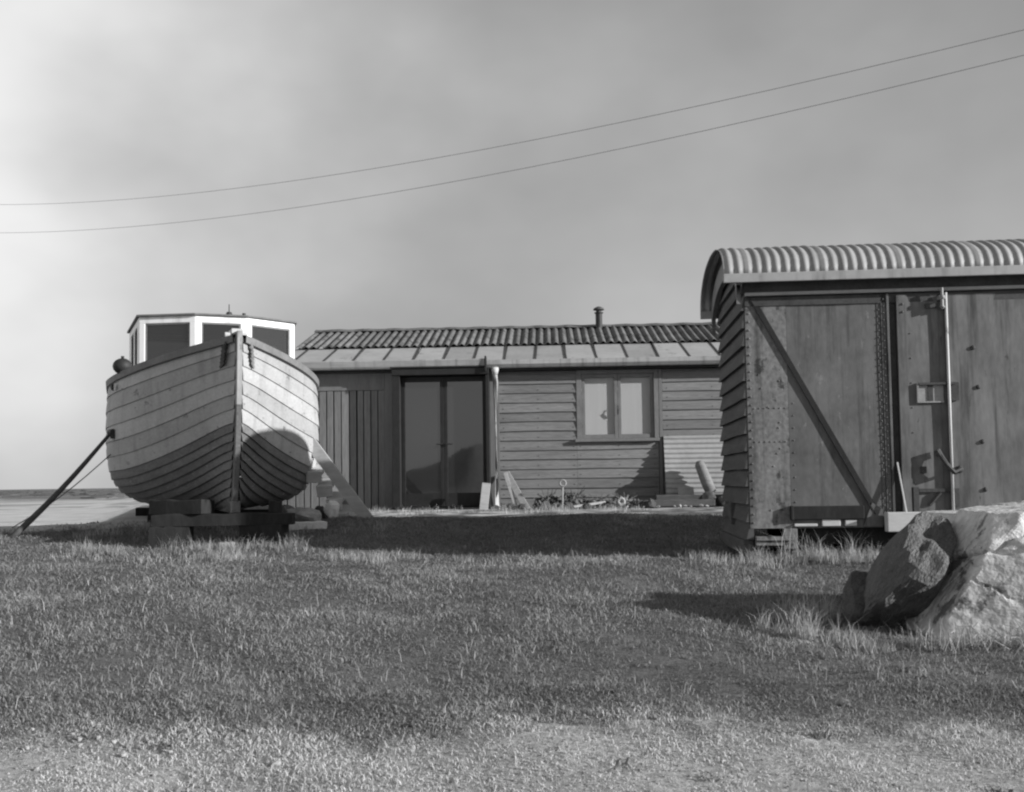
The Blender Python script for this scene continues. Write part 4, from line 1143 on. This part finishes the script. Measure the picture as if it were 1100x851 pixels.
for (a, w_, h_) in ((.38, .2, .05), (.62, .16, .09), (.82, .1, .08)):
    l2 = MB(); l2.bx(a, a + w_, -.03, -.005, FL - .005, FL + h_ - .03); l2.build('rail_bracket', M['sill_pale'], wag, bevel=.006)
si = MB(); si.bx(1.152, 2.62, -.14, -.04, Zf(.575), Zf(.745)); si.build('door_sill', M['sill_pale'], wag, bevel=.008)

# ------------------------------------------------------------------ boulder at the right, its shaded left side built as darkened stones
def boulder():
    import bmesh
    bm = bmesh.new(); bmesh.ops.create_icosphere(bm, subdivisions=7, radius=1)
    P = [((-.84, -.15, .42), .60), ((-.08, -.05, 1), .68), ((-.30, -.95, .22), .80), ((.35, -.92, .12), .74), ((-.98, .05, .1), .76), ((.1, .95, .1), .85), ((.9, .2, .3), .95), ((.5, -.3, .8), .84),
         ((.12, -.80, .58), .80), ((-.45, -.55, .70), .82)]
    P = [(Vector(a).normalized(), b) for a, b in P]
    for v in bm.verts:
        d_ = v.co.normalized(); q_ = 1.15
        for nrm, off_ in P:
            c = d_.dot(nrm)
            if c > 1e-3: q_ = min(q_, off_ / c)
        s = d_ * q_
        lump = .035 * fbm(s.x * 1.2 + 3, s.y * 1.2, s.z * 1.2, 3) + .006 * fbm(s.x * 6, s.y * 6, s.z * 6, 6)
        w_ = Vector((s.x, s.y, s.z * 1.2)) + .30 * Vector((noise.noise(s * 1.9), noise.noise(s * 1.9 + Vector((5, 0, 0))), noise.noise(s * 1.9 + Vector((0, 5, 0))))) + .03 * Vector((noise.noise(s * 9), noise.noise(s * 9 + Vector((5, 0, 0))), noise.noise(s * 9 + Vector((0, 5, 0)))))
        dist, pts_ = noise.voronoi(w_ * 1.02 + Vector((2.3, .4, 1.1)))
        e_ = dist[1] - dist[0]; q2 = min(1, e_ / .10); q2 = q2 * q2 * (3 - 2 * q2)
        r1 = abs(noise.noise(s * 1.7 + Vector((1.7, 4.2, .6))) + .25 * noise.noise(s * 7))
        crack = -.042 * math.exp(-(e_ / .022) ** 2) - .024 * math.exp(-(r1 / .016) ** 2)
        step = .05 * noise.cell(pts_[0] * 9.7) * q2
        v.co = s * (1 + lump + crack + step)
    m_ = MB(); m_.add([tuple(v.co) for v in bm.verts], [tuple(v.index for v in f_.verts) for f_ in bm.faces]); bm.free()
    o = m_.build('boulder', M['chalk'])
    o.scale = (1.02, .62, .82); o.location = (3.05, 6.10, .30); o.rotation_euler = (0, 0, R(-6))
    return tag(o, 'large pale cracked boulder in long grass in front of the wagon', 'boulder')
boulder()
m_ = MB(); vs, fs = rock_verts(4, 91, .5, 7); m_.add(vs, fs); o = m_.build('shaded_face_slab', M['shade_and_rubble_rock'])  # dark colour stands in for the boulder's shaded left face
o.scale = (.18, .36, .47); o.location = (2.31, 6.08, .46); o.rotation_euler = (R(4), R(30), R(-20)); tag(o, 'rough slab coloured dark to give the pale boulder its shaded left face', 'stone')
m_ = MB(); vs, fs = rock_verts(4, 93, .5, 8); m_.add(vs, fs); o = m_.build('shaded_foot_stone', M['shade_and_rubble_rock'])  # dark colour stands in for shade low on the boulder's left
o.scale = (.15, .14, .17); o.location = (2.06, 6.16, .33); o.rotation_euler = (0, R(12), .5); tag(o, 'small stone coloured dark for shade at the left foot of the pale boulder', 'stone')
# fallen dry stalks before the boulder
m_ = MB()
for i in range(60):
    x0, y0 = rnd(2.2, 3.5), rnd(5.2, 5.55); an = rnd(0, 6.28); l_ = rnd(.06, .24); z0 = gz(x0, y0) + rnd(.02, .08)
    m_.tube([(x0, y0, z0 - .03), (x0 + l_ * .5 * math.cos(an), y0 + l_ * .4 * math.sin(an), z0 + rnd(.02, .07)), (x0 + l_ * math.cos(an), y0 + l_ * .7 * math.sin(an), z0 + rnd(-.02, .06))], [.003, .0025, .0015], 5)
tag(m_.build('fallen_stalks', M['pale_timber']), 'tangle of dry fallen stalks in front of the pale boulder', 'stalks', kind='stuff')

# ------------------------------------------------------------------ bush on the shingle, far scrub
def bush(x0, y0, r, h, nl, label, material):
    m_ = MB()
    for i in range(nl):
        an = rnd(0, 6.283); q_ = r * math.sqrt(rnd(0, 1)); zz = h * rnd(.0, 1) * (1 - .7 * (q_ / r) ** 2) * (1 + .3 * math.sin(an * 3))
        c = Vector((q_ * math.cos(an), q_ * math.sin(an) * .7, zz)); l_ = rnd(.02, .05)
        d1 = Vector((rnd(-1, 1), rnd(-1, 1), rnd(-.2, 1))).normalized(); d2 = d1.orthogonal().normalized()
        m_.add([c - d1 * l_, c + d2 * l_ * .4, c + d1 * l_, c - d2 * l_ * .4], [(0, 1, 2, 3)])
    for i in range(12):
        an = rnd(0, 6.283); m_.tube([(0, 0, -.02), (r * .7 * math.cos(an), r * .5 * math.sin(an), h * .7)], .008, 5)
    o = m_.build('low_bush', material); o.location = (x0, y0, gz(x0, y0)); return tag(o, label, 'bush', 'bushes on the shingle')
bush(-6.5, 14.0, .26, .16, 420, 'scrubby low bush on the shingle beyond the foot of the dark pole', M['leaf_pale'])
bush(-6.1, 15.0, .16, .07, 120, 'smaller dark bush on the shingle right of the scrubby one', M['leaf'])
sc2 = MB()
for i in range(900):
    y0 = 90 + 320 * rnd(0, 1) ** 1.2; x0 = rnd(-1, 1) * (y0 * .75 + 10); r_ = rnd(.5, 2.2) * (1 + y0 / 150); h_ = rnd(.1, .28) * (1 + y0 / 400)
    vs, fs = shapes[i % 6]
    T = Matrix.Translation((x0, y0, gz(x0, y0))) @ Matrix.Rotation(rnd(0, 6.28), 4, 'Z') @ Matrix.Diagonal((r_, r_ * .6, h_, 1))
    sc2.add(vs, fs, 0, T)
tag(sc2.build('distant_scrub', M['scrub']), 'dark low scrub scattered over the distant shingle', 'scrub', kind='stuff')

# ------------------------------------------------------------------ overhead wires
def wire(pts, label):
    # smooth curve through a few surveyed points
    P = np.array(pts); A, B = P[0, :2], P[-1, :2]; s = ((P[:, :2] - A) @ (B - A)) / ((B - A) @ (B - A))
    cz = np.polyfit(s, P[:, 2], 2)
    m_ = MB(); m_.tube([(*(A + (B - A) * t), float(np.polyval(cz, t))) for t in np.linspace(-.5, 1.6, 48)], .0055, 6)
    tag(m_.build('overhead_wire', M['wire']), label, 'wire', 'wires crossing the sky')
wire([(-14.55, 30.0, 9.49), (-5.85, 23.38, 8.01), (0.07, 18.89, 7.4), (3.47, 16.32, 7.16), (6.57, 14.0, 7.13)], 'upper of the two thin wires crossing the sky')
wire([(-14.54, 30.0, 8.65), (-5.85, 23.38, 7.35), (0.07, 18.89, 6.9), (3.79, 16.08, 6.75), (6.56, 14.0, 6.75)], 'lower of the two thin wires crossing the sky')
# ------------------------------------------------------------------ sky, sun, camera
SUN_EL, SUN_AZ = 17.0, 21.0
to_sun = Vector((math.cos(R(SUN_EL)) * math.cos(R(SUN_AZ)), -math.cos(R(SUN_EL)) * math.sin(R(SUN_AZ)), math.sin(R(SUN_EL))))
w = bpy.data.worlds.new('World'); scene.world = w; w.use_nodes = True
nt = w.node_tree; N, L = nt.nodes, nt.links
bg = N['Background']; bg.inputs['Strength'].default_value = .08
sky = N.new('ShaderNodeTexSky'); sky.sky_type = 'NISHITA'; sky.sun_disc = False
sky.sun_elevation = R(SUN_EL); sky.sun_rotation = math.atan2(to_sun.x, to_sun.y); sky.dust_density = 2.0; sky.ozone_density = 1.0
bwn = N.new('ShaderNodeRGBToBW'); L.new(sky.outputs[0], bwn.inputs[0])      # a black-and-white plate
tc = N.new('ShaderNodeTexCoord')
mp = N.new('ShaderNodeMapping'); mp.inputs['Scale'].default_value = (1.7, 1.7, 2.6); mp.inputs['Location'].default_value = (.4, .2, .1)
L.new(tc.outputs['Generated'], mp.inputs['Vector'])
cl = N.new('ShaderNodeTexNoise'); cl.inputs['Scale'].default_value = 1.1; cl.inputs['Detail'].default_value = 5; cl.inputs['Roughness'].default_value = .5
L.new(mp.outputs[0], cl.inputs['Vector'])
# bright cloud at left, extended unseen behind-left as added fill for the boat
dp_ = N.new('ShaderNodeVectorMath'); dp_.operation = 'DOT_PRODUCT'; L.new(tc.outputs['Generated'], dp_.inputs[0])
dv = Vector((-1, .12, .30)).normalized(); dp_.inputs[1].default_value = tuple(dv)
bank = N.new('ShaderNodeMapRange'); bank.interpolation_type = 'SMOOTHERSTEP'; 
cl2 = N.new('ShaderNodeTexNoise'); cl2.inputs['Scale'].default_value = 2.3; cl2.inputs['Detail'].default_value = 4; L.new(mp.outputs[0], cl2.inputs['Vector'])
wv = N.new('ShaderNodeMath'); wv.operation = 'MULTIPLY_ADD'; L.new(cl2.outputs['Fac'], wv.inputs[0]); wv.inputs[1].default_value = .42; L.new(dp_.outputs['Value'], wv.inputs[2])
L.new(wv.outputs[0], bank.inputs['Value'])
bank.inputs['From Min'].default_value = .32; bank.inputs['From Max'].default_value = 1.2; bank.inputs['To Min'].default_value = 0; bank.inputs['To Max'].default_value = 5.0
add = N.new('ShaderNodeMath'); add.operation = 'ADD'
mr = N.new('ShaderNodeMapRange'); L.new(cl.outputs['Fac'], mr.inputs['Value']); mr.inputs['From Min'].default_value = .35; mr.inputs['From Max'].default_value = .75; mr.inputs['To Min'].default_value = .62; mr.inputs['To Max'].default_value = .9
ck = N.new('ShaderNodeMapRange'); L.new(cl.outputs['Fac'], ck.inputs['Value']); ck.inputs['From Min'].default_value = .3; ck.inputs['From Max'].default_value = .7; ck.inputs['To Min'].default_value = 3.0; ck.inputs['To Max'].default_value = 5.0
mx = N.new('ShaderNodeMix'); 
# the cloud veil fades out overhead, unseen, shaped to deepen the ground shadows
sxyz = N.new('ShaderNodeSeparateXYZ'); L.new(tc.outputs['Generated'], sxyz.inputs[0])
zen = N.new('ShaderNodeMapRange'); zen.interpolation_type = 'SMOOTHSTEP'; L.new(sxyz.outputs['Z'], zen.inputs['Value'])
zen.inputs['From Min'].default_value = .40; zen.inputs['From Max'].default_value = .70; zen.inputs['To Min'].default_value = 1; zen.inputs['To Max'].default_value = .0
vm = N.new('ShaderNodeMath'); vm.operation = 'MULTIPLY'; L.new(mr.outputs[0], vm.inputs[0]); L.new(zen.outputs[0], vm.inputs[1])
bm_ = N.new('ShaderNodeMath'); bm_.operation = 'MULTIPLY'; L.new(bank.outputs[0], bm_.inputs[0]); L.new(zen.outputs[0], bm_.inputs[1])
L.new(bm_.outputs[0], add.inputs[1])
L.new(vm.outputs[0], mx.inputs[0]); L.new(ck.outputs[0], mx.inputs[3])
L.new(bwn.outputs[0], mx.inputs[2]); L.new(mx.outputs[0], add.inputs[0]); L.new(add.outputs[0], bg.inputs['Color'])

sun = bpy.data.lights.new('sun', 'SUN'); sun.energy = 4.6; sun.angle = R(.6); sun.color = (1, 1, 1)
so = bpy.data.objects.new('sun', sun); COL.objects.link(so); so.rotation_euler = to_sun.to_track_quat('Z', 'Y').to_euler(); so.location = (20, -6, 12)

cam = bpy.data.cameras.new('camera'); co_ = bpy.data.objects.new('camera', cam); COL.objects.link(co_)
cam.sensor_width = 36; cam.lens = 36.0; cam.shift_y = .032; cam.clip_start = .1; cam.clip_end = 12000
f_ = Vector((0, math.cos(R(3)), math.sin(R(3)))); r0 = Vector((1, 0, 0)); u0 = r0.cross(f_)
r_ = math.cos(R(.8)) * r0 - math.sin(R(.8)) * u0; u_ = math.sin(R(.8)) * r0 + math.cos(R(.8)) * u0
Mx = Matrix((r_, u_, -f_)).transposed().to_4x4(); Mx.translation = (0, 0, 1.05)
co_.matrix_world = Mx
scene.camera = co_
vs_ = scene.view_settings; vs_.view_transform = 'Standard'; vs_.look = 'None'; vs_.gamma = 1; vs_.use_curve_mapping = False; vs_.exposure = 0.5
scene.render.resolution_x, scene.render.resolution_y = 1024, 792
scene.cycles.filter_width = 2.2
